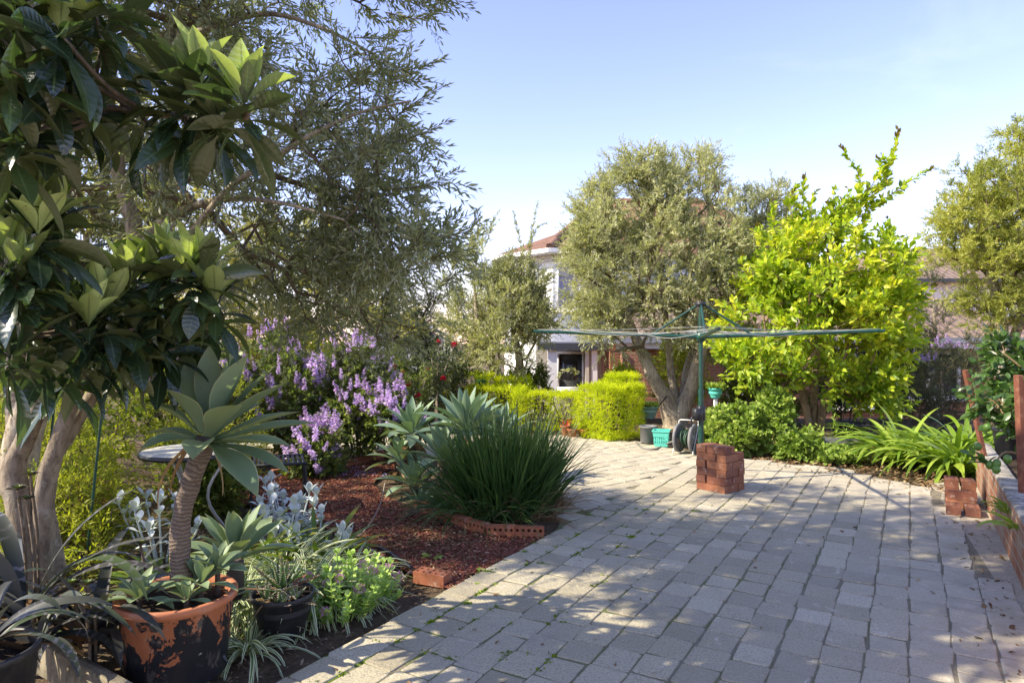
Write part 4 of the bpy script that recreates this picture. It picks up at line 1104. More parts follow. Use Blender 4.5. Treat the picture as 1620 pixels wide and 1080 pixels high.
# ------------------------------------------------------------------ hose reel, basket, pots by the olive
HR = gnd(1087, 717); ax = nrm(np.array([.78, -.62, 0])); fw = np.array([ax[1], -ax[0], 0])
hr = thing('hose_reel', 'hose reel with grey side discs and coiled green hose beside the hoist pole', 'hose reel', HR)
rad = .19; cz = .2
for s in (-1, 1):
    b = Bag(); bb_ = Bag(); lathe(bb_, (0, 0, 0), [(.02, -.012), (rad * .3, -.015), (rad * .35, -.004), (rad * .8, -.004), (rad * .86, -.016), (rad, -.016), (rad, .016), (rad * .86, .016), (rad * .8, .004), (rad * .35, .004), (rad * .3, .018), (.02, .02)], 32)
    V = rot(bb_.V[0], ry=math.pi / 2); V = rot(V, rz=math.atan2(ax[1], ax[0])) + HR + ax * s * .105 + [0, 0, cz]
    b.add(V, bb_.Q[0]); dsk = b.build('side_disc', M['greyplastic'], hr)
    b = Bag()
    for q in range(6):
        an = q * math.pi / 3; e = fw * math.cos(an) + np.array([0, 0, 1]) * math.sin(an)
        tube(b, [HR + ax * s * .118 + [0, 0, cz] + e * .05, HR + ax * s * .118 + [0, 0, cz] + e * .14], .010, 6, 1)
    b.build('spoke', M['greyplastic'], dsk)
b = Bag(); th = np.linspace(0, 2 * math.pi * 9, 240); rr = .085 + .028 * (np.abs(((th / (2 * math.pi)) % 2) - 1))
xx = np.interp(np.arange(240), [0, 60, 120, 180, 239], [-.08, .08, -.075, .08, -.04])
tube(b, HR + np.outer(xx, ax) + np.outer(np.cos(th) * rr, fw) + np.outer(np.sin(th) * rr, [0, 0, 1]) + [0, 0, cz], .0095, 7, 1); b.build('coiled_hose', M['hose'], hr)
b = Bag(); tube(b, [HR - ax * .12 + [0, 0, cz], HR + ax * .17 + [0, 0, cz]], .014, 8, 1); b.build('axle', M['greymetal'], hr)
b = Bag()
for s in (-1, 1):
    tube(b, [HR + ax * s * .135 + fw * .14 + [0, 0, .01], HR + ax * s * .135 + fw * .02 + [0, 0, .24], HR + ax * s * .135 - fw * .05 + [0, 0, .40]], .007, 8, 4)
    tube(b, [HR + ax * s * .135 + [0, 0, cz], HR + ax * s * .135 - fw * .15 + [0, 0, .01]], .007, 8, 3)
tube(b, [HR - ax * .135 - fw * .05 + [0, 0, .40], HR - ax * .11 - fw * .06 + [0, 0, .425], HR + ax * .11 - fw * .06 + [0, 0, .425], HR + ax * .135 - fw * .05 + [0, 0, .40]], .0085, 8, 4); b.build('handle_frame', M['greymetal'], hr)
b = Bag(); P = [gnd(1006, 700), gnd(1012, 707), gnd(1022, 711), gnd(1038, 711), gnd(1050, 705), HR - ax * .16 + [0, 0, .16], HR - ax * .11 + [0, -.02, .2]]
P = [p + np.array([0, 0, .012]) if i < 5 else p for i, p in enumerate(P)]; tube(b, P, .011, 8, 6); tag(b.build('garden_hose', M['greyhose']), 'loose end of grey hose curling over the paving from the hose reel', 'hose')

BK = gnd(1048, 706) + [0, .06, 0]
bk = thing('basket', 'small square turquoise plastic basket standing beside the hose reel', 'basket', BK)
b = Bag(); an = -.32
def sq_ring(b, c, w0, w1, z0, z1, t, an):
    for k in range(4):
        a = an + k * math.pi / 2; d = np.array([math.cos(a), math.sin(a), 0]); e = np.array([-d[1], d[0], 0])
        V = []
        for w_, z in ((w0, z0), (w1, z1)):
            for o in (0, -t): V += [c + d * (w_ + o) - e * (w_ + o) + [0, 0, z], c + d * (w_ + o) + e * (w_ + o) + [0, 0, z]]
        b.add(V, [[0, 1, 5, 4], [3, 2, 6, 7], [4, 5, 7, 6], [2, 3, 1, 0]])
W0, W1, HH = .088, .112, .22
ww = lambda z: W0 + (W1 - W0) * z / HH
for z0, z1 in ((0, .05), (.085, .10), (.135, .22)): sq_ring(b, BK, ww(z0), ww(z1), z0, z1, .004, an)
for k in range(4):
    a = an + k * math.pi / 2; d = np.array([math.cos(a), math.sin(a), 0]); e = np.array([-d[1], d[0], 0])
    for t in np.linspace(-.9, .9, 7): box(b, BK + d * (ww(.09) - .003) + e * t * ww(.09) + [0, 0, .092], (.004, .014, .086), a)
b.add([BK + np.array([math.cos(an + q) * .122, math.sin(an + q) * .122, .006]) for q in np.arange(4) * math.pi / 2 + math.pi / 4], [[0, 1, 2, 3]])
b.build('body', M['turquoise'], bk, smooth=False)
b = Bag(); sq_ring(b, BK, W1 + .008, W1 + .008, .205, .224, .016, an); b.build('rim', M['turquoise'], bk, smooth=False)

def pot(name, label, cat, c, r0, r1, h, mat, rim=.018, soil=True, group=None, lip=.03, n=36):
    p = thing(name, label, cat, c, group); b = Bag(); c = np.asarray(c, float)
    lathe(b, c, [(.001, .003), (r0 * .96, 0), (r0, .006), (r1 - rim * .4, h - lip), (r1 + rim * .3, h - lip + .004), (r1 + rim * .35, h - .006), (r1 + rim * .15, h), (r1 - rim * .7, h - .002), (r1 - rim, h - .03), (r1 - rim * 1.2, h - .09)], n); b.build('body', mat, p)
    if soil:
        s = Bag(); lathe(s, c, [(r1 - rim, h - .045), (r1 * .6, h - .035), (r1 * .25, h - .028), (.001, h - .03)], n); s.build('soil', M['potsoil'], p)
    return p
q = gnd(1028, 701); pot('plastic_pot', 'squat dark grey pot beside the turquoise basket under the olive', 'pot', q + [0, .1, 0], .115, .125, .24, M['greyplastic'])
OT = np.array([2.80, 11.75, 0.])
def planter(label, c, r, h, mat, leafmat, seed, bracket=None, post=None, name='planter', LL=.05):
    p = pot(name, label, 'planter', c, r * .62, r, h, mat, .012)
    if post is not None:
        b = Bag(); box(b, (c[0], c[1], c[2] / 2 - .003), (.055, .055, c[2] - .006), bev=.006); b.build('post', post, p, smooth=False)
    if bracket is not None:
        b = Bag(); tube(b, [np.array(c) + [r * .6, .0, h * .1], (np.array(c) + bracket) / 2 + [0, 0, .0], bracket], .012, 6, 3); b.build('bracket', M['blackmetal'], p)
    g = rg(seed); n = 70; fo = Bag()
    a = g.uniform(0, 6.28, n); rr = r * .85 * np.sqrt(g.random(n)); P = np.array(c) + np.stack([rr * np.cos(a), rr * np.sin(a), np.full(n, h - .02)], -1)
    S, d, L, dr = twigs(P, np.stack([np.cos(a) * .5, np.sin(a) * .5, np.ones(n)], -1), 1, .10, g, .3, .3)
    twig_leaves(fo, (S, d, L, dr), 5, LL, LL * .7, g, 1.0, LT_ROUND); fo.build('plant', leafmat, p)
    return p
c = at(1027, 661, 10.9); planter('pale green bowl planter of small leaves hung on the left of the olive trunk', c, .145, .19, M['palegreen'], M['geranium'], 3, bracket=np.array([2.62, 11.55, .52]), name='hanging_planter')
c = at(1132, 629, 10.6); planter('small turquoise planter on a white post right of the hoist pole', c, .115, .155, M['turquoise'], M['geranium'], 4, post=M['white'], name='post_planter', LL=.06)
c = at(762, 612, 11.9); planter('dark green pot raised behind the golden hedge near the middle olive', c, .14, .2, M['greenpot'], M['shrub'], 5, post=M['timber'], name='post_planter')
for (x, y, r_, h, lb) in [(754 + 142, 690, .085, .16, 'leftmost of the three terracotta pots along the dark golden hedge'), (906, 692, .07, .12, 'middle one of the three terracotta pots along the dark golden hedge'), (924, 691, .085, .11, 'rightmost of the terracotta pots, beside the clipped golden hedge block')]:
    c = gnd(x, y) + [0, .1, 0]; p = pot('terracotta_pot', lb, 'pot', c, r_ * .7, r_, h, M['terracotta'], .014)
    g = rg(int(x)); fo = Bag(); n = 14; a = g.uniform(0, 6.28, n); straps(fo, np.repeat([c + [0, 0, h - .03]], n, 0), a, g.uniform(.7, 1.4, n), .6, g.uniform(.08, .2, n), .018, STP, 5); fo.build('plant', M['shrub'] if x != 896 else M['rose'], p)
# grey trough under the citrus
TR = gnd(1334, 722) + [0, .12, 0]
tr = thing('trough_planter', 'long grey plastic trough planter on the dry leaves below the citrus tree', 'planter', TR)
def trough(b, c, L, W, H, an, t=.012, fl=.88):
    V = []
    for (l, w_, z) in ((L * fl, W * fl, 0), (L, W, H), (L - 2 * t, W - 2 * t, H), (L * fl - 2 * t, W * fl - 2 * t, .05)):
        V += [[-l / 2, -w_ / 2, z], [l / 2, -w_ / 2, z], [l / 2, w_ / 2, z], [-l / 2, w_ / 2, z]]
    V = rot(np.array(V), rz=an) + c
    Q = [[r * 4 + k, r * 4 + (k + 1) % 4, r * 4 + 4 + (k + 1) % 4, r * 4 + 4 + k] for r in range(3) for k in range(4)] + [[3, 2, 1, 0], [12, 13, 14, 15]]
    b.add(V, Q)
b = Bag(); trough(b, TR, .44, .22, .19, -.12); b.build('body', M['greyplastic'], tr, smooth=False)
b = Bag(); trough(b, TR + [0, 0, .165], .46, .24, .028, -.12, .018, 1); b.build('rim', M['greyplastic'], tr, smooth=False)
b = Bag(); box(b, TR + [0, 0, .145], (.39, .17, .02), -.12); b.build('soil', M['potsoil'], tr)
fo = Bag(); g = rg(77)
for x in (-.12, .02, .13):
    base = TR + [x, 0, .15]; n = 7; a = g.uniform(0, 6.28, 1)
    S, d, L, dr = twigs(np.repeat([base], 3, 0), np.repeat([[0, 0, 1.]], 3, 0), 1, .28, g, .25); twig_leaves(fo, (S, d, L, dr), 8, .09, .022, g, 1.0, LT_LEAF, twb=fo, twr=.003)
fo.build('seedling', M['geranium'], tr)
c = at(1345, 700, 9.7); c[2] = 0; pot('nursery_pot', 'black nursery tub standing behind the grey trough in the shade', 'pot', c, .19, .24, .3, M['blackplastic'])

# ------------------------------------------------------------------ trees
def shoots(paths, LL, LW, per, g_tm, droop=.0, spread=1.0, r=.006, tintip=0.0):
    def f(fo, bb, g):
        for pth in paths:
            P, _ = smooth_path(pth, [0] * len(pth), 10)
            tube(bb, P, np.linspace(r, .0015, len(P)), 5, 1, cap=False)
            T = nrm(np.gradient(P, axis=0)); s = np.concatenate([[0], np.cumsum(np.linalg.norm(np.diff(P, axis=0), axis=1))])
            n = int(per * s[-1]); q = g.uniform(.05, 1, n) * s[-1]
            C = np.stack([np.interp(q, s, P[:, k]) for k in range(3)], -1); D = np.stack([np.interp(q, s, T[:, k]) for k in range(3)], -1)
            a = g.normal(size=(n, 3)); a = nrm(a - D * np.sum(a * D, -1, keepdims=True))
            sp = spread * g.uniform(.6, 1.2, n) * (1 - .4 * q / s[-1])
            d = D * np.cos(sp)[:, None] + a * np.sin(sp)[:, None]
            l = LL * g.uniform(.6, 1.1, n) * (1.08 - .45 * (q / s[-1]) ** 3)
            leaves(fo, C + a * .004, d, np.array([0, 0, .8]) + g.normal(size=(n, 3)) * .6, l, l * LW / LL, g_tm, .2, np.clip(g.normal(.55, .25, n), 0, 1), np.where(q > s[-1] * .93, tintip, 0))
    return f
# big olive on the left
LB = np.array([-3.35, 4.6, 0])
tree('olive_tree', 'large grey green olive tree arching over the left half of the garden', 'tree', LB,
     [([LB - [0, 0, .1], LB + [.08, -.05, .8], LB + [.45, -.2, 1.35], at(212, 405, 4.20), at(185, 250, 4.20), at(235, 100, 4.06), at(285, 20, 3.92), at(310, -120, 3.92)], [.14, .11, .09, .055, .038, .03, .024, .015], 0),
      ([at(208, 410, 4.20), at(260, 350, 4.09), at(310, 325, 3.99), at(370, 314, 3.85), at(450, 322, 3.71), at(545, 348, 3.57)], [.036, .028, .022, .017, .012, .006], 0),
      ([at(300, 372, 3.99), at(360, 300, 3.85), at(420, 258, 3.78), at(490, 215, 3.71), at(570, 178, 3.64), at(650, 160, 3.57)], [.022, .019, .016, .013, .009, .005], 0),
      ([at(262, 70, 3.99), at(330, 45, 3.92), at(420, 22, 3.85), at(510, 45, 3.71), at(600, 90, 3.64)], [.022, .019, .015, .01, .005], 0),
      ([at(262, 70, 3.99), at(320, 10, 3.92), at(400, -60, 3.85), at(520, -100, 3.71)], [.021, .018, .014, .008], 0),
      ([LB + [.08, -.05, .9], LB + [-.2, .2, 1.8], LB + [-.5, .3, 2.8], LB + [-.7, .2, 3.6]], [.08, .06, .04, .015], 0)],
     [blob_px(300, 120, 4.20, 310, 230, 1.20), blob_px(540, 190, 3.85, 140, 150, 0.72), blob_px(620, 330, 3.85, 120, 95, 0.64), blob_px(650, 395, 3.78, 85, 55, 0.48),
      blob_px(450, 400, 4.34, 210, 85, .9), blob_px(540, 480, 4.34, 165, 85, 0.72), blob_px(620, 40, 3.78, 60, 90, 0.48), blob_px(120, 300, 4.76, 160, 120, .9),
      blob_px(250, -170, 4.20, 420, 190, 1.52), blob_px(-250, 80, 4.55, 300, 330, 1.44), blob_px(600, -130, 3.64, 160, 110, 0.96)],
     1350, M['olive'], M['olivebark'], 41, k=6, tl=.25, m=13, LL=.066, LW=.016, droop=.16, up=.12, gap=1.35, thr=-.10, rtip=.0026, rmax=.026, shell=.45, alpha=.22,
     extra=shoots([[at(640, 395, 3.71), at(690, 380, 3.64), at(745, 362, 3.57), at(757, 330, 3.57)], [at(660, 430, 3.78), at(705, 400, 3.71), at(752, 402, 3.64)], [at(610, 230, 3.64), at(660, 215, 3.57), at(712, 190, 3.50)],
                   [at(620, 190, 3.64), at(660, 160, 3.57), at(706, 135, 3.50)], [at(600, 110, 3.64), at(650, 110, 3.57), at(705, 92, 3.50)], [at(610, 20, 3.64), at(660, 30, 3.64), at(700, 15, 3.57)], [at(620, 300, 3.71), at(670, 295, 3.64), at(690, 292, 3.64)], [at(560, 60, 3.71), at(610, 60, 3.64), at(655, 40, 3.64)]],
                  .062, .0135, 190, LT_DIAMOND, spread=.8, r=.004))
MB_ = np.array([-.22, 12.4, 0])
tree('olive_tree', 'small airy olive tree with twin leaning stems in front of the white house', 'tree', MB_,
     [([MB_ - [0, 0, .1], at(795, 625, 12.4), at(778, 570, 12.4), at(758, 520, 12.4), at(750, 450, 12.4)], [.15, .12, .09, .055, .02], 0),
      ([MB_ + [.12, 0, -.1], at(818, 620, 12.4), at(822, 570, 12.4), at(812, 510, 12.4), at(825, 430, 12.3)], [.12, .10, .07, .045, .015], 0)],
     [blob_px(785, 500, 12.4, 82, 68, .9), blob_px(742, 465, 12.4, 42, 60, .6), blob_px(830, 480, 12.3, 46, 50, .5), blob_px(815, 440, 12.3, 28, 30, .3), blob_px(770, 425, 12.4, 42, 38, .5), blob_px(785, 550, 12.2, 70, 36, .7), blob_px(765, 390, 12.4, 16, 26, .3), blob_px(850, 510, 12.2, 26, 30, .4)],
     560, M['olive_far'], M['olivebark'], 42, k=6, tl=.3, m=13, LL=.08, LW=.022, droop=.1, up=.35, gap=1.9, thr=-.05, rtip=.004, rmax=.04,
     extra=shoots([[at(835, 420, 12.3), at(840, 370, 12.3), at(852, 318, 12.3)], [at(830, 410, 12.3), at(818, 360, 12.3), at(812, 335, 12.3)], [at(768, 390, 12.4), at(780, 350, 12.4), at(790, 332, 12.4)], [at(832, 395, 12.3), at(850, 360, 12.3), at(866, 352, 12.3)], [at(765, 400, 12.4), at(755, 370, 12.4), at(762, 345, 12.4)]], 0.085, .022, 140, LT_DIAMOND, spread=.8, r=.006))
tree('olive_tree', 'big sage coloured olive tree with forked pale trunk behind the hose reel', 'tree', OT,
     [([OT - [0, 0, .1], at(1066, 668, 11.75), at(1052, 630, 11.7), at(1030, 590, 11.6), at(1012, 550, 11.6), at(985, 480, 11.5), at(955, 400, 11.5)], [.27, .20, .125, .11, .09, .05, .02], 0),
      ([OT + [.05, 0, -.1], at(1072, 665, 11.75), at(1092, 618, 11.7), at(1106, 570, 11.6), at(1114, 520, 11.6), at(1118, 440, 11.6), at(1105, 340, 11.6)], [.25, .18, .12, .105, .09, .05, .02], 0),
      ([OT + [0, .1, 0], at(1070, 640, 11.95), at(1062, 590, 12.0), at(1055, 520, 12.1), at(1040, 400, 12.1), at(1030, 300, 12.1)], [.15, .09, .07, .055, .04, .015], 0),
      ([OT + [.05, .15, 0], at(1082, 630, 12.0), at(1090, 570, 12.2), at(1130, 490, 12.3), at(1180, 420, 12.4)], [.15, .08, .065, .045, .015], 0)],
     [blob_px(1050, 420, 11.8, 140, 130, 1.5), blob_px(1000, 320, 11.7, 70, 75, .9), blob_px(1085, 305, 11.8, 55, 62, .8), blob_px(935, 430, 11.5, 42, 85, .8), blob_px(945, 345, 11.6, 40, 55, .6),
      blob_px(1190, 400, 12.2, 72, 95, 1.0), blob_px(1235, 420, 12.3, 48, 100, .8), blob_px(1215, 340, 12.3, 40, 45, .6), blob_px(958, 508, 11.3, 44, 34, .6), blob_px(922, 390, 11.5, 22, 34, .4), blob_px(1150, 500, 12, 75, 75, 1.0), blob_px(908, 470, 11.4, 24, 50, .4), blob_px(955, 548, 11.1, 40, 22, .4), blob_px(1020, 265, 11.7, 50, 30, .5), blob_px(1105, 270, 11.8, 25, 30, .4)],
     1600, M['olive_far'], M['olivebark'], 43, k=6, tl=.30, m=13, LL=.08, LW=.022, droop=.12, up=.3, gap=1.8, thr=-.16, rtip=.0045, rmax=.05,
     extra=shoots([[at(960, 330, 11.6), at(950, 290, 11.6), at(948, 258, 11.6)], [at(1000, 280, 11.7), at(985, 255, 11.7), at(978, 246, 11.7)], [at(1090, 270, 11.8), at(1080, 240, 11.8), at(1078, 230, 11.8)], [at(1110, 280, 11.8), at(1120, 255, 11.8), at(1128, 240, 11.8)],
                   [at(1215, 340, 12.3), at(1222, 300, 12.3), at(1219, 268, 12.3)], [at(1180, 340, 12.2), at(1160, 310, 12.2), at(1156, 292, 12.2)], [at(1200, 340, 12.3), at(1190, 310, 12.3), at(1185, 295, 12.3)], [at(930, 350, 11.5), at(905, 335, 11.5), at(890, 320, 11.5)], [at(1240, 350, 12.3), at(1250, 320, 12.3), at(1245, 305, 12.3)], [at(925, 395, 11.5), at(900, 370, 11.5), at(885, 352, 11.5)], [at(1040, 275, 11.7), at(1048, 250, 11.7), at(1050, 240, 11.7)], [at(920, 590, 11.2), at(895, 585, 11.1), at(880, 598, 11.1)]], .085, .022, 130, LT_DIAMOND, spread=.85, r=.006))
CB = np.array([4.52, 10.25, 0])
tree('citrus_tree', 'tall bright yellow green citrus tree with several slim stems and long upright shoots', 'tree', CB,
     [([CB - [0, 0, .1], at(1278, 660, 10.25), at(1268, 615, 10.2), at(1258, 570, 10.1), at(1242, 520, 10.0), at(1220, 470, 9.9)], [.07, .055, .05, .045, .035, .015], 0),
      ([CB + [.03, .05, -.1], at(1288, 650, 10.3), at(1290, 590, 10.3), at(1300, 500, 10.3), at(1310, 400, 10.2), at(1350, 320, 10.2)], [.075, .06, .052, .045, .03, .015], 0),
      ([CB + [.08, 0, -.1], at(1302, 645, 10.2), at(1320, 605, 10.2), at(1335, 560, 10.2), at(1375, 480, 10.2), at(1405, 420, 10.2)], [.07, .055, .05, .045, .03, .012], 0),
      ([at(1258, 588, 10.1), at(1238, 592, 9.9), at(1222, 578, 9.8), at(1214, 545, 9.7), at(1208, 500, 9.6)], [.03, .026, .024, .02, .01], 0)],
     [blob_px(1285, 500, 10.2, 110, 70, 1.1), blob_px(1270, 430, 10.2, 90, 70, 1.0), blob_px(1362, 510, 10.2, 62, 70, .9), blob_px(1190, 530, 9.7, 50, 55, .6), blob_px(1305, 380, 10.2, 38, 42, .5),
      blob_px(1370, 430, 10.2, 48, 52, .7), blob_px(1395, 545, 10.0, 42, 42, .6), blob_px(1370, 610, 10.0, 50, 40, .5), blob_px(1222, 430, 10, 34, 45, .5), blob_px(1250, 600, 9.9, 60, 36, .5), blob_px(1340, 590, 10.3, 70, 40, .6), blob_px(1390, 610, 10.0, 34, 32, .4), blob_px(1170, 580, 9.6, 35, 30, .4), blob_px(1405, 465, 10.1, 28, 34, .4)],
     560, M['citrus'], M['citrusbark'], 44, k=4, tl=.30, m=8, LL=.125, LW=.066, spread=1.0, droop=.1, up=.5, tm=LT_LEAF, gap=2.1, thr=.03, rtip=.004, rmax=.03, bend=.25, twr=.0025,
     extra=shoots([[at(1300, 400, 10.2), at(1302, 350, 10.1), at(1308, 318, 10.1)], [at(1330, 400, 10.2), at(1328, 350, 10.2), at(1332, 312, 10.2)], [at(1280, 410, 10.1), at(1262, 350, 10.1), at(1256, 300, 10.1)], [at(1345, 400, 10.2), at(1372, 340, 10.2), at(1400, 315, 10.2)], [at(1230, 430, 10), at(1205, 390, 10), at(1198, 355, 10)], [at(1390, 420, 10.2), at(1410, 375, 10.2), at(1405, 345, 10.2)], [at(1200, 450, 9.9), at(1180, 430, 9.8), at(1172, 405, 9.8)], [at(1310, 390, 10.2), at(1350, 330, 10.2), at(1375, 300, 10.2)], [at(1262, 380, 10.1), at(1270, 330, 10.1), at(1272, 278, 10.1)], [at(1258, 360, 10.1), at(1250, 320, 10.1), at(1262, 290, 10.1)], [at(1320, 350, 10.2), at(1362, 292, 10.2), at(1330, 232, 10.2)], [at(1318, 390, 10.2), at(1388, 280, 10.2), at(1412, 250, 10.2), at(1421, 205, 10.2)],
                   [at(1350, 350, 10.2), at(1420, 300, 10.2), at(1476, 265, 10.2)], [at(1312, 350, 10.2), at(1318, 315, 10.2), at(1322, 295, 10.2)], [at(1350, 350, 10.2), at(1342, 315, 10.2), at(1341, 297, 10.2)], [at(1408, 450, 10.1), at(1440, 415, 10.1), at(1447, 395, 10.1)], [at(1375, 320, 10.2), at(1393, 290, 10.2), at(1390, 250, 10.2)],
                   [at(1380, 420, 10.2), at(1395, 380, 10.2), at(1390, 365, 10.2)], [at(1240, 400, 10), at(1222, 350, 10), at(1225, 315, 10)], [at(1410, 470, 10.1), at(1460, 470, 10), at(1478, 450, 10)], [at(1400, 300, 10.2), at(1405, 265, 10.2), at(1395, 245, 10.2)], [at(1285, 360, 10.1), at(1283, 320, 10.1), at(1292, 300, 10.1)], [at(1365, 330, 10.2), at(1385, 300, 10.2), at(1398, 290, 10.2)]],
                  0.125, .066, 78, LT_LEAF, spread=1.05, r=.008, tintip=.8))
FT = np.array([10.2, 14.2, -.05])
tree('bottlebrush_tree', 'dense olive green bottlebrush tree at the right edge with rusty tips', 'tree', FT,
     [([FT, FT + [.05, 0, 1.2], FT + [-.2, -.1, 2.4], FT + [-.6, -.2, 3.8]], [.16, .13, .10, .04], 0), ([FT + [.05, 0, 1.0], FT + [.6, .1, 2.5], FT + [.8, 0, 4.5]], [.11, .08, .03], 0)],
     [blob_px(1570, 340, 14, 85, 95, 1.3), blob_px(1540, 420, 13.9, 62, 75, 1.0), blob_px(1640, 290, 14, 85, 100, 1.3), blob_px(1610, 470, 13.9, 95, 60, 1.0), blob_px(1505, 345, 13.9, 35, 45, .5), blob_px(1640, 400, 14, 90, 120, 1.2), blob_px(1615, 225, 14, 25, 30, .5), blob_px(1560, 500, 13.8, 30, 35, .4)],
     1050, M['callistemon'], M['olivebark'], 45, k=6, tl=.26, m=15, LL=.09, LW=.021, spread=1.0, droop=.05, up=.3, gap=1.6, thr=-.22, rtip=.004, rmax=.04)
TT = np.array([7.9, 12.7, 0])
tree('tea_tree', 'dark wispy tea tree with a bare pale branch before the brown tiled roof', 'tree', TT,
     [([TT, at(1488, 620, 12.7), at(1480, 560, 12.6), at(1478, 500, 12.6), at(1475, 450, 12.6)], [.07, .055, .045, .03, .012], 0),
      ([at(1600, 612, 12.2), at(1570, 592, 12.3), at(1540, 570, 12.4), at(1505, 545, 12.5)], [.035, .03, .026, .015], 0)],
     [blob_px(1480, 510, 12.6, 32, 60, .4), blob_px(1480, 455, 12.6, 20, 28, .3), blob_px(1510, 540, 12.5, 35, 30, .4), blob_px(1530, 580, 12.3, 40, 22, .4)], 150, M['darkshrub'], M['olivebark'], 46, k=5, tl=.24, m=14, LL=.045, LW=.012, up=.4, droop=.05)
# background trees closing the garden on the left
def backtree(name, label, x, Y, blobs, n, mt, seed, **kw):
    bs = np.array([(x - 810) / F * Y, Y, -.05])
    c = blobs[0][0]
    a = dict(k=7, tl=.36, m=13, LL=.10, LW=.036, up=.2, droop=.15, gap=1.2, rtip=.005, rmax=.05, group=None); a.update(kw)
    tree(name, label, 'tree', bs, [([bs, bs + [.05, 0, .8], (bs + c) / 2 + [.05, 0, .2], c], [.13, .10, .08, .03], 0)], blobs, n, mt, M['olivebark'], seed, **a)
backtree('garden_tree', 'sunlit yellow green tree filling the gap behind the loquat trunks', 150, 11, [blob_px(130, 430, 11, 200, 150, 1.2), blob_px(60, 560, 10.8, 150, 80, 1.0), blob_px(280, 500, 11, 130, 100, 1.0), blob_px(140, 250, 11, 150, 120, 1.2)], 480, M['goldlit_tree'], 51, LL=.08, LW=.022)
backtree('garden_tree', 'dusky green tree behind the purple flowers under the big olive canopy', 480, 12.5, [blob_px(470, 480, 12.5, 150, 70, 1.2), blob_px(560, 530, 12.3, 100, 60, 1.0), blob_px(400, 540, 12.2, 110, 60, 1.0), blob_px(450, 400, 12.6, 150, 60, 1.0), blob_px(330, 400, 12.4, 130, 110, 1.0)], 620, M['goldlit_tree'], 52, LL=.08, LW=.022)
backtree('dark_conifer', 'dark green conifer standing left of the twin stemmed olive', 668, 13.8, [blob_px(655, 480, 13.8, 48, 80, .8), blob_px(690, 520, 13.6, 45, 60, .7), blob_px(640, 560, 13.5, 70, 60, .8), blob_px(665, 410, 13.8, 22, 40, .4)], 300, M['darkshrub'], 53, LL=.06, LW=.014, m=16, k=6, tl=.25)

# ------------------------------------------------------------------ loquat close to the camera
LQ = np.array([-2.42, 3.42, 0])
g = rg(61)
lq = thing('loquat_tree', 'large leaved loquat tree with pale leaning stems at the left edge of the frame', 'tree', LQ)
lim = [([LQ - [0, 0, .05], LQ + [-.02, 0, .55], at(22, 745, 3.4), at(42, 690, 3.4), at(78, 600, 3.35), at(105, 480, 3.2), at(95, 300, 2.9), at(60, 120, 2.6), at(40, -60, 2.5)], [.085, .07, .052, .046, .042, .035, .026, .02, .012], 0),
       ([LQ + [.05, .03, .3], at(72, 775, 3.4), at(92, 700, 3.4), at(125, 610, 3.4), at(175, 520, 3.25), at(230, 450, 3.1), at(290, 430, 3.0)], [.055, .045, .038, .034, .026, .018, .009], 0),
       ([LQ + [.08, .08, .3], at(70, 765, 3.5), at(112, 680, 3.5), at(165, 605, 3.5), at(240, 560, 3.4), at(320, 520, 3.2)], [.05, .042, .036, .031, .022, .010], 0),
       ([at(80, 250, 2.8), at(100, 190, 2.55), at(150, 172, 2.4), at(250, 180, 2.25), at(330, 188, 2.18), at(392, 178, 2.12)], [.022, .018, .015, .011, .009, .006], 0),
       ([at(100, 480, 3.2), at(60, 440, 2.9), at(20, 400, 2.7)], [.025, .018, .010], 0), ([at(55, 560, 3.2), at(20, 540, 2.7), at(-30, 520, 2.4)], [.025, .016, .01], 0),
       ([at(95, 300, 2.9), at(90, 350, 2.7), at(88, 380, 2.6)], [.02, .013, .009], 0)]
b = Bag(); limbs_mesh(b, lim, 14, .10); b.build('trunk', M['loquatbark'], lq)
ros = [(95, 55, 2.0, 1), (25, 15, 1.95, 1), (150, 20, 2.15, 1), (15, 110, 1.95, 0), (90, 130, 2.1, 0), (282, 150, 2.2, .6), (318, 142, 2.2, 1), (385, 170, 2.12, 1), (345, 185, 2.15, 0), (290, 185, 2.2, 0), (225, 185, 2.3, 0), (140, 175, 2.35, 0), (60, 190, 2.2, 0), (20, 220, 2.1, 0),
       (88, 350, 2.4, 1), (110, 465, 2.55, 1), (140, 520, 2.5, 1), (5, 415, 2.3, 1), (250, 465, 2.8, 1), (298, 440, 2.75, 1), (340, 482, 2.8, .8), (70, 420, 2.6, 0), (170, 470, 2.8, .3), (215, 520, 2.7, 0), (280, 500, 3.25, 0), (330, 515, 3.35, 0), (30, 480, 2.35, 0),
       (70, 555, 2.5, 0), (130, 560, 2.6, 0), (190, 560, 2.7, 0), (240, 555, 3.1, 0), (300, 545, 3.4, 0), (15, 560, 2.3, 0), (100, 590, 2.7, 0), (30, 330, 2.4, 0), (262, 425, 2.8, .9), (205, 455, 2.7, 1), (165, 500, 2.6, 1), (60, 375, 2.3, 1), (320, 440, 2.75, 1), (30, 440, 2.3, .9), (60, 500, 2.8, 0), (325, 550, 3.5, 0), (45, 300, 2.4, .5)]
fo = Bag(); tb = Bag()
wood = np.concatenate([smooth_path(l[0], [0] * len(l[0]), 6)[0][4:] for l in lim])
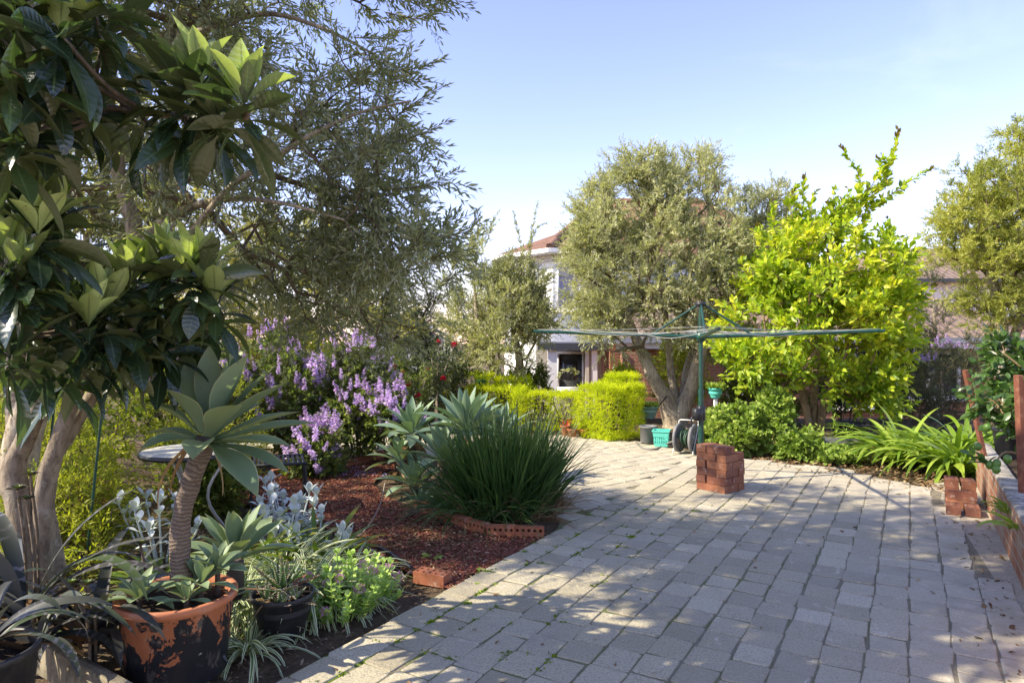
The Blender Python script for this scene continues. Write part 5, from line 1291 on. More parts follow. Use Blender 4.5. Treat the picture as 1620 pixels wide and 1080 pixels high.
def loq_whorl(c, young, g, sc_=1.0):
    dz = .12 + .05 * g.random()
    j = np.argmin(np.linalg.norm(wood - c, axis=1) + .15 * (wood[:, 2] > c[2])); a = wood[j]
    if np.linalg.norm(a - c) > .02: tube(tb, [a, (a + c) / 2 + [0, 0, -.03], c], [.009, .007, .006], 6, 4, cap=False)
    n = int(13 + 6 * g.random()); i = np.arange(n); az = i * 2.4 + g.uniform(0, 6.28) + g.normal(0, .35, n)
    e0 = np.interp(i / n, [0, .35, .7, 1], [.75, .3, -.4, -1.1]) + g.normal(0, .28, n)
    base = np.repeat([c], n, 0) - np.outer(i / n, [0, 0, .07])
    straps(fo, base, az, e0, g.uniform(.25, 1.0, n), sc_ * g.uniform(.15, .27, n), sc_ * g.uniform(.046, .072, n), LOQ, 10, .16, g.normal(0, .5, n), g.normal(0, .25, n), rnd=g.random(n), wave=.07)
    if young > 0:
        m = int(5 + 5 * young); i = np.arange(m); az = i * 2.4 + g.uniform(0, 6.28); e0 = np.linspace(1.5, .75, m) + g.normal(0, .1, m)
        straps(fo, np.repeat([c], m, 0) + [0, 0, .01], az, e0, g.uniform(.0, .35, m), sc_ * g.uniform(.14, .23, m), sc_ * g.uniform(.05, .078, m), LOQ, 10, .3, g.normal(0, .3, m), 0, rnd=g.uniform(.4, 1, m), tint=np.clip(g.normal(.75, .2, m) * young, 0, 1))
for (x, y, Y, yg) in ros: loq_whorl(at(x, y, Y), yg, g)
for c_, r_, n in ((at(40, 60, 2.3), (.35, .35, .35), 14), (at(100, 490, 3.0), (.42, .25, .2), 13), (np.array([-2.8, 2.6, 3.5]), (.8, .7, .45), 26), (np.array([-3.2, 2.5, 4.45]), (1.1, 1.0, .55), 78), (np.array([-2.3, 3.1, 4.9]), (1.2, 1.1, .5), 72), (at(-60, 300, 2.5), (.35, .4, .6), 5), (at(220, 520, 3.1), (.28, .25, .16), 7)):  # the high whorls above the view are added to shade the foreground paving
    for _ in range(n):
        loq_whorl(np.array(c_) + nrm(g.normal(size=3)) * np.array(r_) * g.random() ** .4, .3 * (g.random() < .4), g)
tb.build('branches', M['twig'], lq); fo.build('crown', M['loquat'], lq)

# ------------------------------------------------------------------ potted agave on a tall stem
PC = np.array([-1.505, 3.07, 0])
pg = pot('terracotta_pot', 'big round terracotta pot with flaking black paint holding the tall agave', 'pot', PC, .205, .245, .362, M['flakepot'], .026, lip=.035, n=64)
g = rg(71)
ag = thing('tall_agave', 'pale green agave rosette on a tall ringed stem growing in the flaking pot', 'agave', PC + [0, 0, .33])
ST = [PC + [.025, 0, .30], PC + [.02, .0, .42], PC + [.012, 0, .56], PC + [.02, 0, .70], PC + [.06, 0, .85], PC + [.115, -.01, 1.0], PC + [.135, -.01, 1.05]]
b = Bag(); tube(b, ST, [.054, .048, .043, .041, .041, .046, .044], 20, 12, .10, 3); b.build('stem', M['ringtrunk'], ag)
TOP = PC + [.135, -.01, 1.04]
b = Bag()
lv_ = [(100, 1.52, .05, .37, .115), (20, 1.38, .08, .36, .13), (-20, 1.12, .12, .40, .15), (60, 1.2, .15, .40, .13), (15, .92, .15, .40, .11), (-8, .68, .15, .43, .15), (-45, .62, .30, .36, .14), (150, 1.25, .2, .33, .125), (-110, 1.0, .35, .28, .13), (205, .85, .5, .25, .12), (5, .22, .12, .46, .12), (-22, .08, .12, .43, .13), (35, .32, .2, .42, .12), (-38, -.28, .35, .43, .125), (-75, .18, .6, .30, .12), (-140, .25, .7, .24, .11), (110, .6, .4, .36, .13), (75, .45, .3, .40, .13), (170, .3, .5, .27, .11), (-15, -.15, .25, .42, .10), (60, .0, .3, .40, .11)]
lv_ = np.array(lv_, float); n = len(lv_)
straps(b, np.repeat([TOP], n, 0) + np.stack([np.cos(np.radians(lv_[:, 0])) * .035, np.sin(np.radians(lv_[:, 0])) * .035, np.clip(lv_[:, 1], 0, 1.5) * .05 - .01], -1), np.radians(lv_[:, 0]), lv_[:, 1], lv_[:, 2], lv_[:, 3], lv_[:, 4] * 1.05, AGP, 14, .2, g.normal(0, .15, n), g.normal(0, .12, n))
b.build('leaves', M['agave'], ag)
b = Bag(); straps(b, np.array([TOP + [-.05, -.04, -.02], TOP + [.045, -.04, -.03], TOP + [-.04, -.05, -.01]]), [3.7, -.7, 3.2], [-.6, -.8, -.9], [1.1, .9, .6], [.30, .22, .24], [.035, .022, .03], [.8, .6, .7, .5, .4, .3, .1], 10, .5, [.6, -.5, .9], .3, rnd=[.6, .9, .4]); b.build('withered_leaf', M['dryleaf'], ag)
pups = [(-.115, -.10, .365, .15, .05), (.115, -.02, .40, .17, .05), (.09, -.10, .36, .11, .035), (.16, .05, .44, .15, .045)]
for k, (x, y, z, L, W) in enumerate(pups):
    lab = ['pale green agave pup at the left rim of the flaking pot', 'agave pup behind the stem on the right of the flaking pot', 'tiny agave pup right of the ringed stem in the pot', 'agave pup standing tallest at the right rim of the flaking pot'][k]
    c = PC + [x, y, z]; t = thing('agave_pup', lab, 'agave', PC + [x, y, .33], 'agave pups in the flaking pot'); b = Bag(); rosette(b, c, 15, L * 1.05, W * 1.15, 1.35, .05, .5, AGP, g, 9); b.build('leaves', M['agave'], t)
    b = Bag(); tube(b, [PC + [x, y, .31], c + [0, 0, .02]], .012, 6, 1); b.build('stem', M['ringtrunk'], t)
# aloe pot
AC = np.array([-1.165, 3.47, 0])
pot('plastic_pot', 'black plastic nursery pot holding the spiky aloe', 'pot', AC, .105, .155, .215, M['blackplastic'], .012)
al = thing('aloe', 'spiky green aloe with reddened lower leaves in the black plastic pot', 'aloe', AC + [0, 0, .18])
g = rg(72); b = Bag(); sp = Bag()
def aloe(c, n, L, W, red=.25):
    i = np.arange(n); f = i / n; az = i * 2.4 + g.normal(0, .15, n); e0 = np.interp(f, [0, .5, 1], [1.45, .75, .0]) + g.normal(0, .1, n); LL = L * g.uniform(.8, 1.1, n) * (.7 + .3 * f); kk = -.25 * np.ones(n)
    base = np.repeat([c], n, 0) + np.stack([np.cos(az), np.sin(az), 0 * az], -1) * .012
    tn = np.where(f > .62, g.uniform(0, 1, n) * (g.random(n) < .55), 0)
    straps(b, base, az, e0, kk, LL, W * np.ones(n), ALO, 9, .35, 0, 0, tint=tn)
    for q in range(n):      # marginal teeth
        s = np.linspace(.12, .9, 8); P = base[q] + LL[q] * np.stack([np.cos(e0[q] - kk[q] * s * .5) * np.cos(az[q]) * s, np.cos(e0[q] - kk[q] * s * .5) * np.sin(az[q]) * s, np.sin(e0[q] - kk[q] * s * .5) * s], -1)
        sd = np.array([-math.sin(az[q]), math.cos(az[q]), 0]); w_ = np.interp(s, np.linspace(0, 1, len(ALO)), ALO) * W / 2
        nv_ = np.cross(nrm(P[-1] - P[0]), sd)
        for sg in (-1, 1): sticks(sp, P + sd * sg * w_[:, None] + nv_ * w_[:, None] * .6, P + sd * sg * (w_ + .007)[:, None] + nv_ * w_[:, None] * .6 + nrm(P[-1] - P[0]) * .003, .0018, .0003, 3)
aloe(AC + [0, .0, .22], 26, .21, .036); aloe(AC + [-.06, -.05, .19], 14, .12, .026); aloe(AC + [.07, -.06, .19], 14, .12, .026); aloe(AC + [.02, -.09, .18], 12, .11, .025)
b.build('leaves', M['aloe'], al); sp.build('teeth', M['cream'], al)
b = Bag(); n = 9; a = g.uniform(0, 6.28, n); straps(b, np.repeat([AC + [0, 0, .2]], n, 0) + np.stack([np.cos(a), np.sin(a), 0 * a], -1) * .08, a, g.uniform(-.1, .4, n), .8, g.uniform(.08, .16, n), .02, ALO, 6, .4); b.build('withered_leaf', M['dryleaf'], al)

# ------------------------------------------------------------------ left bed plants
def clump(name, label, cat, c, n, L, W, mt, seed, prof=STP, e=(.4, 1.45), k=(.6, 1.8), r=.1, nseg=8, fold=.12, group=None, kz=.4, root=None, part='leaves', tz=0):
    t = root or thing(name, label, cat, c, group); g = rg(seed); b = Bag()
    az = g.uniform(0, 6.283, n); rr = r * np.sqrt(g.random(n)); f = rr / r
    base = np.asarray(c, float) + np.stack([rr * np.cos(az), rr * np.sin(az), np.full(n, tz)], -1)
    e0 = e[1] - (e[1] - e[0]) * (f * .6 + .4 * g.random(n))
    straps(b, base, az + g.normal(0, .5, n), e0, g.uniform(k[0], k[1], n), L * g.uniform(.55, 1.1, n), W * g.uniform(.75, 1.2, n), prof, nseg, fold, g.normal(0, .35, n), g.normal(0, kz, n), rnd=g.random(n))
    b.build(part, mt, t); return t
for k, (x, y, r_, lb) in enumerate([(-1.52, 3.85, .10, 'variegated spider plant clump right behind the flaking terracotta pot'), (-1.16, 3.9, .14, 'variegated spider plant clump directly behind the black aloe pot'), (-1.42, 4.25, .12, 'variegated spider plant clump in the middle of the left bed'), (-.98, 4.2, .08, 'small fine variegated spider plant between the aloe and the silver plant'), (-1.28, 3.3, .05, 'variegated spider plant trailing between the two pots')]):
    clump('spider_plant', lb, 'spider plant', (x, y, -.01), [220, 280, 260, 130, 80][k], [.52, .55, .56, .36, .40][k], .017, M['spider'], 80 + k, r=r_, k=(.9, 2.3), e=(.3, 1.4), group='variegated spider plants in the left bed')
for k, (x, y, n, L, lb) in enumerate([(-1.72, 4.5, 70, .50, 'broad yellow green strap leaved clump behind the ringed agave stem'), (-1.28, 4.55, 80, .46, 'broad green strap leaved clump in front of the silver leaved plant'), (-2.1, 4.15, 60, .42, 'green strap leaved clump left of the tall agave stem')]):
    clump('strap_plant', lb, 'strap leaved plant', (x, y, -.01), n, L, .034, M['strapgreen'], 90 + k, r=.12, k=(.5, 1.6), e=(.4, 1.4), group='strap leaved clumps in the left bed')
t = thing('agave', 'mid sized green agave rosette growing low behind the tall agave stem', 'agave', (-1.52, 3.75, 0)); g = rg(95); b = Bag(); rosette(b, (-1.52, 3.75, .28), 18, .36, .115, 1.35, .1, .35, AGP, g, 11); b.build('leaves', M['agave'], t)
b = Bag(); tube(b, [(-1.52, 3.75, -.02), (-1.52, 3.75, .28)], .045, 10, 2); b.build('stem', M['ringtrunk'], t)
SPP = [.16, .14, .2, .5, .9, 1, .95, .6, .1]
def silver_plant(c, n, h, seed, label):
    t = thing('silver_plant', label, 'silver leaved plant', c, 'silver leaved plants in the left bed'); g = rg(seed); b = Bag(); s = Bag(); c = np.asarray(c, float)
    for q in range(n):
        a = g.uniform(0, 6.28); rr = .05 + .22 * math.sqrt(g.random()); hh = h * g.uniform(.55, 1.1)
        e = c + [rr * math.cos(a), rr * math.sin(a), hh]; p0 = c + [rr * .3 * math.cos(a), rr * .3 * math.sin(a), 0]
        tube(s, [p0, (p0 + e) / 2 + [0, 0, -.02], e], [.008, .007, .005], 5, 4)
        for lv in range(3):
            z = e - (e - p0) * .16 * lv; m = 2 if lv else 4; az = np.arange(m) * 6.283 / m + lv * 1.57 + g.uniform(0, .5)
            straps(b, np.repeat([z], m, 0), az, np.full(m, [1.0, .55, .15][lv]) + g.normal(0, .22, m), g.uniform(-.5, .7, m), g.uniform(.07, .115, m), g.uniform(.036, .052, m), SPP, 7, .2)
    s.build('stem', M['silver'], t); b.build('leaves', M['silver'], t)
silver_plant((-1.62, 4.85, 0), 13, .36, 97, 'silver white spoon leaved plant beside the red mulch')
silver_plant((-1.34, 4.62, 0), 10, .22, 98, 'lower silver white spoon leaved plant leaning onto the mulch')
silver_plant((-1.75, 5.3, 0), 7, .34, 100, 'silver spoon leaved plant in front of the slatted stool')
silver_plant((-2.30, 4.5, 0), 9, .40, 99, 'silver leaved plant between the loquat stems and the table')
# sedum with pink heads
sd_ = thing('sedum', 'lime green sedum with small pink flower heads at the paving edge', 'sedum', (-.93, 3.78, 0)); g = rg(101); b = Bag(); s = Bag(); heads = []
for q in range(70):
    a = g.uniform(0, 6.28); rr = math.sqrt(g.random()); p0 = np.array([-.93 + .20 * rr * math.cos(a) + .06 * rr * math.sin(a), 3.80 + .26 * rr * math.sin(a), -.01]); h = g.uniform(.10, .30) * (1.2 - .5 * rr); e = p0 + [.10 * rr * math.cos(a), .08 * rr * math.sin(a), h]
    if e[1] < 3.60: e[2] *= .7
    tube(s, [p0, e], [.004, .003], 4, 1)
    for f in np.linspace(.25, 1, 6):
        m = 3; az = g.uniform(0, 6.28) + np.arange(m) * 2.1; z = p0 + (e - p0) * f; d = np.stack([np.cos(az), np.sin(az), np.full(m, .3 + .9 * (f > .9))], -1)
        leaves(b, np.repeat([z], m, 0), d, np.tile([0, 0, 1.], (m, 1)) + d * -.3, g.uniform(.032, .055, m) * (1.1 - .3 * f), .03, LT_ROUND, -.1)
    if q % 6 == 0: heads.append(e)
s.build('stem', M['sedum'], sd_); b.build('leaves', M['sedum'], sd_)
hb_ = None
def flower_head(bag, c, r, n, g, L=.012):
    d = nrm(g.normal(size=(n, 3)) + [0, 0, .4]); leaves(bag, np.asarray(c) + d * r * g.uniform(.5, 1, (n, 1)), d, g.normal(size=(n, 3)), L, L * .6, LT_DIAMOND, .2)
for e in heads + [np.array([-.80, 3.62, .16]), np.array([-.83, 3.66, .14]), np.array([-.70, 3.9, .18])]:
    b = Bag(); flower_head(b, e + [0, 0, .012], .022, 60, g); b.build('flower_head', M['pink'], sd_)

# bromeliads and succulents in the dark corner
q = np.array([-1.90, 2.42, 0]); pot('plastic_pot', 'dark grey plastic tub holding the banded bromeliad in the bottom left corner', 'pot', q, .15, .19, .40, M['blackplastic'], .016)
def bromeliad(c, n, L, W, seed, label, e=(.15, 1.3), k=(1.3, 2.6)):
    t = thing('bromeliad', label, 'bromeliad', c, 'banded bromeliads in the dark corner'); g = rg(seed); b = Bag(); i = np.arange(n); f = i / n; az = i * 2.4 + g.normal(0, .25, n)
    straps(b, np.repeat([c], n, 0) + np.stack([np.cos(az), np.sin(az), 0 * az], -1) * .03, az, e[1] - (e[1] - e[0]) * f + g.normal(0, .1, n), g.uniform(*k, n), L * g.uniform(.7, 1.15, n), W * g.uniform(.8, 1.2, n), STP, 14, .10, g.normal(0, .25, n), g.normal(0, .3, n), rnd=g.random(n))
    b.build('leaves', M['bromeliad'], t); m = 8; b = Bag(); az = g.uniform(0, 6.28, m); straps(b, np.repeat([c], m, 0), az, g.uniform(-.3, .3, m), .9, L * .5, W * .8, STP, 8, .3); b.build('withered_leaf', M['dryleaf'], t); return t
bromeliad(np.array([-1.90, 2.45, .40]), 15, .42, .044, 111, 'banded grey bromeliad in the dark plastic tub', e=(.35, 1.4), k=(1.3, 2.4))
bromeliad(np.array([-1.98, 2.82, .24]), 20, .48, .04, 112, 'dark bromeliad with white banded leaves beside the flaking terracotta pot')
bromeliad(np.array([-2.15, 3.0, .28]), 24, .74, .05, 113, 'dark banded bromeliad in front of the loquat trunk', e=(.4, 1.42), k=(.9, 2.3))
bromeliad(np.array([-1.88, 3.08, .14]), 22, .66, .045, 115, 'tall dark bromeliad between the loquat trunk and the flaking pot', e=(.5, 1.42), k=(.9, 2.2))
bromeliad(np.array([-1.95, 3.3, .12]), 14, .55, .045, 114, 'green black bromeliad behind the timber sleeper')
for k, (x, y, Y, r_, lb) in enumerate([(112, 925, 2.95, .055, 'dark aeonium rosette with green centre, left one under the bromeliad leaf'), (128, 948, 2.9, .05, 'dark aeonium rosette with green centre, lower middle one near the sleeper'), (138, 925, 2.95, .045, 'small aeonium rosette nearest the flaking pot'), (222, 862, 3.3, .06, 'aeonium rosette on a bare stem left of the agave pups'), (28, 775, 3.1, .05, 'dark spiky aeonium rosette against the loquat stem'), (48, 752, 3.15, .045, 'highest dark aeonium rosette between the loquat stems'), (42, 790, 3.1, .04, 'small dark aeonium rosette low on the loquat stem')]):
    c = at(x, y, Y); t = thing('aeonium', lb, 'aeonium', (c[0], c[1], 0), 'aeoniums in the dark corner'); g = rg(120 + k); b = Bag(); n = 26; i = np.arange(n); az = i * 2.4; f = i / n
    straps(b, np.repeat([c], n, 0), az, 1.35 - 1.2 * f, .2, r_ * (.35 + .75 * f), r_ * .45 * (.5 + .5 * f), SPP, 5, .25, tint=np.clip(1.1 - 1.8 * f, 0, 1)); b.build('rosette', M['aeonium'], t)
    b = Bag(); tube(b, [(c[0] + .02, c[1] + .02, 0), (c[0] + .03, c[1] + .01, c[2] * .6), c], .007, 5, 4); b.build('stem', M['twig'], t)
P1, P2 = np.array([-2.22, 3.16, .06]), np.array([-1.50, 2.68, .06]); d = P2 - P1; b = Bag(); box(b, (P1 + P2) / 2, (np.linalg.norm(d), .055, .15), math.atan2(d[1], d[0]), bev=.006); tag(b.build('timber_sleeper', M['timber']), 'weathered timber sleeper on edge in front of the flaking terracotta pot', 'sleeper')

# table, chair, stakes and pot in the shade behind
TB = np.array([-2.36, 5.05, -.045])
tb_ = thing('garden_table', 'small round weathered outdoor table half hidden behind the tall agave', 'table', TB)
b = Bag(); lathe(b, TB, [(.001, .725), (.33, .725), (.352, .722), (.357, .710), (.352, .698), (.33, .695), (.001, .695)], 44); b.build('table_top', M['tabletop'], tb_)
b = Bag(); lathe(b, TB, [(.353, .724), (.362, .718), (.364, .70), (.358, .688), (.345, .688)], 44); b.build('rim', M['blackmetal'], tb_)
for k in range(3):
    a = .6 + k * 2.094; d = np.array([math.cos(a), math.sin(a), 0]); b = Bag(); tube(b, [TB + d * .26 + [0, 0, .69], TB + d * .10 + [0, 0, .36], TB + d * .30], .012, 7, 5); b.build('leg', M['greymetal'], tb_)
CH = np.array([-2.05, 6.0, 0])
ch = thing('garden_stool', 'dark metal stool with slatted seat behind the silver plants', 'stool', CH); an = .35
def cl(x, y, z): c, s = math.cos(an), math.sin(an); return CH + [c * x - s * y, s * x + c * y, z]
b = Bag()
for q in range(11): box(b, cl(-.2 + q * .04, 0, .43), (.022, .42, .012), an)
box(b, cl(0, .215, .428), (.46, .02, .024), an); box(b, cl(0, -.215, .428), (.46, .02, .024), an); b.build('seat', M['blackmetal'], ch)
for x in (-.21, .21):
    for y in (-.2, .2): b = Bag(); tube(b, [cl(x, y, .43), cl(x * 1.1, y * 1.12, 0)], .011, 7, 1); b.build('leg', M['blackmetal'], ch)
for (x0, y0, x1, y1, Y, lb) in [(163, 632, 148, 775, 4.3, 'tall thin green garden stake leaning beside the terracotta pot'), (86, 638, 80, 700, 4.6, 'thin green garden stake between the loquat stems')]:
    a, c = at(x0, y0, Y), at(x1, y1, Y); c = a + (c - a) * (a[2] / (a[2] - c[2])); b = Bag(); tube(b, [c, a], .008, 7, 1); tag(b.build('garden_stake', M['greenmetal']), lb, 'stake')
c = at(150, 800, 5.0); c[2] = 0; pot('terracotta_pot', 'tall plain terracotta pot in the sunlit ferns behind the loquat', 'pot', c, .09, .115, .45, M['terracotta'], .018, lip=.06)

# ------------------------------------------------------------------ undergrowth behind
def eb_(x, y, z, rx, ry, rz): return (np.array([x, y, z], float), np.array([rx, ry, rz], float))
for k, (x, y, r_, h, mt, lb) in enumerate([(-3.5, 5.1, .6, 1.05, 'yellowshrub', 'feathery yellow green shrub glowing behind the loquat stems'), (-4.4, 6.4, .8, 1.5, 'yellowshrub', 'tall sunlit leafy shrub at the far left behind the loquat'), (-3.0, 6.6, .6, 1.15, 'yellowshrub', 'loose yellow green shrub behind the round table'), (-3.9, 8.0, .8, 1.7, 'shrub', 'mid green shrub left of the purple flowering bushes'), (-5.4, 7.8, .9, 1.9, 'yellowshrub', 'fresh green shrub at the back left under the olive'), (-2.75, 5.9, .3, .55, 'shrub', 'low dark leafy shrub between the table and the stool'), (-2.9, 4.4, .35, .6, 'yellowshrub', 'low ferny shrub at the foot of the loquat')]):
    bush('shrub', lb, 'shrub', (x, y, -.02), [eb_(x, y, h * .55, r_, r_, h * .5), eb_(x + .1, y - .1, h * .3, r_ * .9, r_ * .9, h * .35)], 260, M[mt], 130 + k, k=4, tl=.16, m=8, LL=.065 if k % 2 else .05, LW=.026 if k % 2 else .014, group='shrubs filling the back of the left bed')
# purple flowering bushes
spike = None
def flower_spike(g):
    b = Bag(); n = 70; z = g.random(n); r_ = (.024 * (1 - z * .7) + .004) * g.uniform(.5, 1.3, n); a = g.uniform(0, 6.28, n); d = np.stack([np.cos(a), np.sin(a), np.full(n, .25)], -1)
    leaves(b, np.stack([r_ * .3 * np.cos(a), r_ * .3 * np.sin(a), z * .19], -1), d, g.normal(size=(n, 3)) * .5 + [0, 0, 1], r_ * 1.25, r_ * .95, LT_DIAMOND, .3)
    sticks(b, [[0, 0, -.03]], [[0, 0, .19]], [.002], [.001], 4); return b
spk = [flower_spike(rg(140 + k)).build('flower_spike', M['petal']) for k in range(4)]
spm = [o.data for o in spk]
for o in spk: bpy.data.objects.remove(o)
def purple(c, blobs, n, nsp, seed, label, zmin=.0, scl=.55):
    nsp = int(min(98, nsp * 1.25))
    root, tp, od = bush('purple_flower_bush', label, 'flowering bush', c, blobs, n, M['purplebush'], seed, k=4, tl=.17, m=7, LL=.075, LW=.045, droop=.12, up=.3, group='purple flowering bushes')
    g = rg(seed + 1); sc_ = tp[:, 2] * 1.2 - tp[:, 1] * .55 - tp[:, 0] * .1 + g.normal(0, .35, len(tp)); idx = np.argsort(-sc_)[:nsp]
    for i in idx:
        o = bpy.data.objects.new('flower_spike', spm[int(g.integers(4))]); COL.objects.link(o); o.parent = root
        o.location = tuple(tp[i] + od[i] * .10 + [0, 0, .08] - np.array(root.location[:])); d = Vector(nrm(od[i] * .55 + np.array([0, 0, .9]) + g.normal(0, .2, 3)))
        o.rotation_euler = d.to_track_quat('Z', 'Y').to_euler(); s = scl * g.uniform(.75, 1.35); o.scale = (s * 1.25, s * 1.25, s)
purple((-2.85, 8.55, 0), [eb_(-2.9, 8.6, .85, .6, .55, .62), eb_(-2.6, 8.3, .5, .5, .4, .4)], 330, 85, 150, 'tallest bush of pale lilac flower spikes, leftmost under the olive', scl=.8)
purple((-2.0, 8.7, 0), [eb_(-2.0, 8.7, .8, .5, .5, .55), eb_(-1.85, 8.4, .5, .45, .35, .4)], 280, 70, 152, 'bush of lilac flower spikes in the middle beside the roses', scl=.75)
purple((-3.6, 7.7, 0), [eb_(-3.6, 7.7, .8, .5, .5, .6)], 220, 45, 158, 'bush of lilac flower spikes half hidden behind the tall agave leaves')
purple((-1.5, 8.35, 0), [eb_(-1.45, 8.3, .42, .34, .3, .32)], 110, 40, 154, 'short bush with deep violet flower heads at the mulch edge', scl=.85)
purple((-2.15, 7.55, 0), [eb_(-2.1, 7.55, .22, .34, .26, .2)], 90, 42, 156, 'low violet flowering bush sprawling onto the red mulch', scl=.8)
fp = np.array([gnd(510 + 70 * a + 30 * b_, 742 + 14 * b_)[:2] for a, b_ in rg(9).random((220, 2)) * [1.4, 1.2] - [.2, .3]]); scatter('fallen_petals', fp, M['petal'], .022, .014, 160, (.002, .01))
# roses
for k, (x, Y, h, lb) in enumerate([(690, 9.6, 1.35, 'tallest standard rose on a bare cane with a few red blooms'), (650, 9.3, 1.05, 'middle rose bush with red blooms and thin bare canes'), (618, 9.5, .95, 'leftmost rose bush with red blooms beside the lilac spikes')]):
    c = np.array([(x - 810) / F * Y, Y, 0]); root = thing('rose_bush', lb, 'rose', c, 'red roses'); g = rg(170 + k); sb = Bag(); fo = Bag(); tipsr = []
    for q in range(5):
        a = g.uniform(0, 6.28); e = c + [.25 * math.cos(a), .22 * math.sin(a), h * g.uniform(.8, 1.08)]; P = [c + [0, 0, -.02], c + [.05 * math.cos(a), .05 * math.sin(a), h * .45], e]
        if k == 0: P[1] = c + [.01, 0, h * .5]
        tube(sb, P, [.013, .010, .004], 6, 5); tipsr.append(e)
        for f in (.55, .7, .85, .97):
            o_ = np.array(P[1]) + (e - np.array(P[1])) * (f - .45) / .55
            S, d, L, dr = twigs(np.repeat([o_], 4, 0), nrm(g.normal(size=(4, 3)) + [0, 0, .4]), 2, .17, g, .4, .1); twig_leaves(fo, (S, d, L, dr), 7, .05, .03, g, 1.0, LT_LEAF, twb=sb, twr=.002)
    sb.build('cane', M['palebark'], root); fo.build('foliage', M['darkshrub'] if k == 0 else M['shrub'], root)
    for e in tipsr[:2] + [c + [.12, -.2, h * .7]]:
        b = Bag(); n = 40; f = g.random(n); d = nrm(g.normal(size=(n, 3)) * [1, 1, .6] + [0, 0, .7]); leaves(b, np.asarray(e) + d * .009, d, g.normal(size=(n, 3)), .034, .034, LT_ROUND, -.5); b.build('flower', M['rose'], root)
# dark filler shrubs behind hedge, roses, house front
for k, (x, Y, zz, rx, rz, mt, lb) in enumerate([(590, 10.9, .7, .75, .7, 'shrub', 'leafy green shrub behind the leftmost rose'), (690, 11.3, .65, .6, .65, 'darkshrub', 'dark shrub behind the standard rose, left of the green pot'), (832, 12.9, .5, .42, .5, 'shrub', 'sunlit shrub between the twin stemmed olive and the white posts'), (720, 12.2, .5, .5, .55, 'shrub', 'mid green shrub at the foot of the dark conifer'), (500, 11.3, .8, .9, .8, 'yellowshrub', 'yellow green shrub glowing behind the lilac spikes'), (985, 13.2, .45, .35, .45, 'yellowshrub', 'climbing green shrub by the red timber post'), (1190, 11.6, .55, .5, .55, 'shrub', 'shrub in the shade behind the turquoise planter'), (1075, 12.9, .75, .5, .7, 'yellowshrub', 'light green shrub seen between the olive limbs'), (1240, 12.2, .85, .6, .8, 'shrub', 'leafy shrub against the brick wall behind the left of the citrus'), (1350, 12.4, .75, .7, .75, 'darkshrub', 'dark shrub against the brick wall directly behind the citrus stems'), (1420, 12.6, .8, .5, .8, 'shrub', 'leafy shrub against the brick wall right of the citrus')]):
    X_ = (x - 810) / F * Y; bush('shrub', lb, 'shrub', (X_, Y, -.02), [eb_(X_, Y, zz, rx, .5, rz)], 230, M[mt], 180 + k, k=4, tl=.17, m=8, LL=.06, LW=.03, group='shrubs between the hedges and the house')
# golden clipped hedges
def hedge(name, label, boxes, n, seed, group=None):
    """foliage tufts all over and inside soft boxes; boxes: centre, half size, angle"""
    g = rg(seed); c0 = np.array(boxes[0][0], float); root = thing(name, label, 'hedge', (c0[0], c0[1], 0), group); fo = Bag(); st = Bag(); vol = np.array([b_[1][0] * b_[1][1] + b_[1][0] * b_[1][2] + b_[1][1] * b_[1][2] for b_ in boxes]); vol /= vol.sum()
    for (c, h, an), v in zip(boxes, vol):
        m = int(n * v); d = g.uniform(-1, 1, (m, 3)); ax_ = g.integers(0, 3, m); wts = np.array([h[1] * h[2], h[0] * h[2], h[0] * h[1]]); ax_ = g.choice(3, m, p=wts / wts.sum()); sg = np.where(g.random(m) < .5, -1, 1); d[np.arange(m), ax_] = sg * (1 - .16 * g.random(m) ** 1.5)
        nr = np.linalg.norm(np.abs(d) ** 5, axis=1) ** (1 / 5); d = d / np.maximum(nr, 1)[:, None]
        wob = 1 + .16 * np.array([mnoise.noise(Vector(q * 2.4 + np.array(c) * 3)) for q in d]); P = d * np.array(h) * wob[:, None]
        N_ = nrm(np.sign(d) * np.abs(d) ** 4 / np.array(h)); cs, sn = math.cos(an), math.sin(an)
        rt = lambda Q_: np.stack([cs * Q_[:, 0] - sn * Q_[:, 1], sn * Q_[:, 0] + cs * Q_[:, 1], Q_[:, 2]], -1)
        P = rt(P) + np.array(c); N_ = rt(N_)
        k = P[:, 2] > 0; P, N_ = P[k], N_[k]
        S, dd, L, dr = twigs(P - N_ * .05, nrm(N_ + [0, 0, .3]), 1, .085, g, .4); rv = np.clip(.5 + .5 * np.array([mnoise.noise(Vector(p * 5)) for p in P]), 0, 1)
        twig_leaves(fo, (S, dd, L, dr), 9, .029, .0085, g, .75, LT_DIAMOND, .1, rv=rv)
        cc = np.array(c); q_ = g.choice(len(P), min(60, len(P))); sticks(st, np.repeat([[cc[0], cc[1], .0]], len(q_), 0) + (P[q_] - cc) * [.5, .5, 0], P[q_] - N_[q_] * .06, .006, .003, 4)
    st.build('stem', M['twig'], root); fo.build('foliage', M['golden'], root); return root
HX = gnd(967, 693)
hedge('hedge_block', 'clipped golden cypress hedge block glowing at the corner of the paving', [((1.52, 10.42, .40), (.38, .35, .41), .62), ((1.72, 10.7, .80), (.22, .18, .14), .5)], 7000, 191)
hedge('hedge_row', 'low golden cypress hedge row with dark front along the back path', [((.55, 11.25, .32), (.55, .30, .31), -.12), ((-.25, 11.55, .36), (.5, .34, .34), -.2), ((1.05, 11.6, .28), (.45, .3, .3), -.1), ((.02, 12.0, .55), (.32, .3, .28), 0), ((-.75, 11.9, .48), (.42, .35, .42), -.2)], 11000, 192)

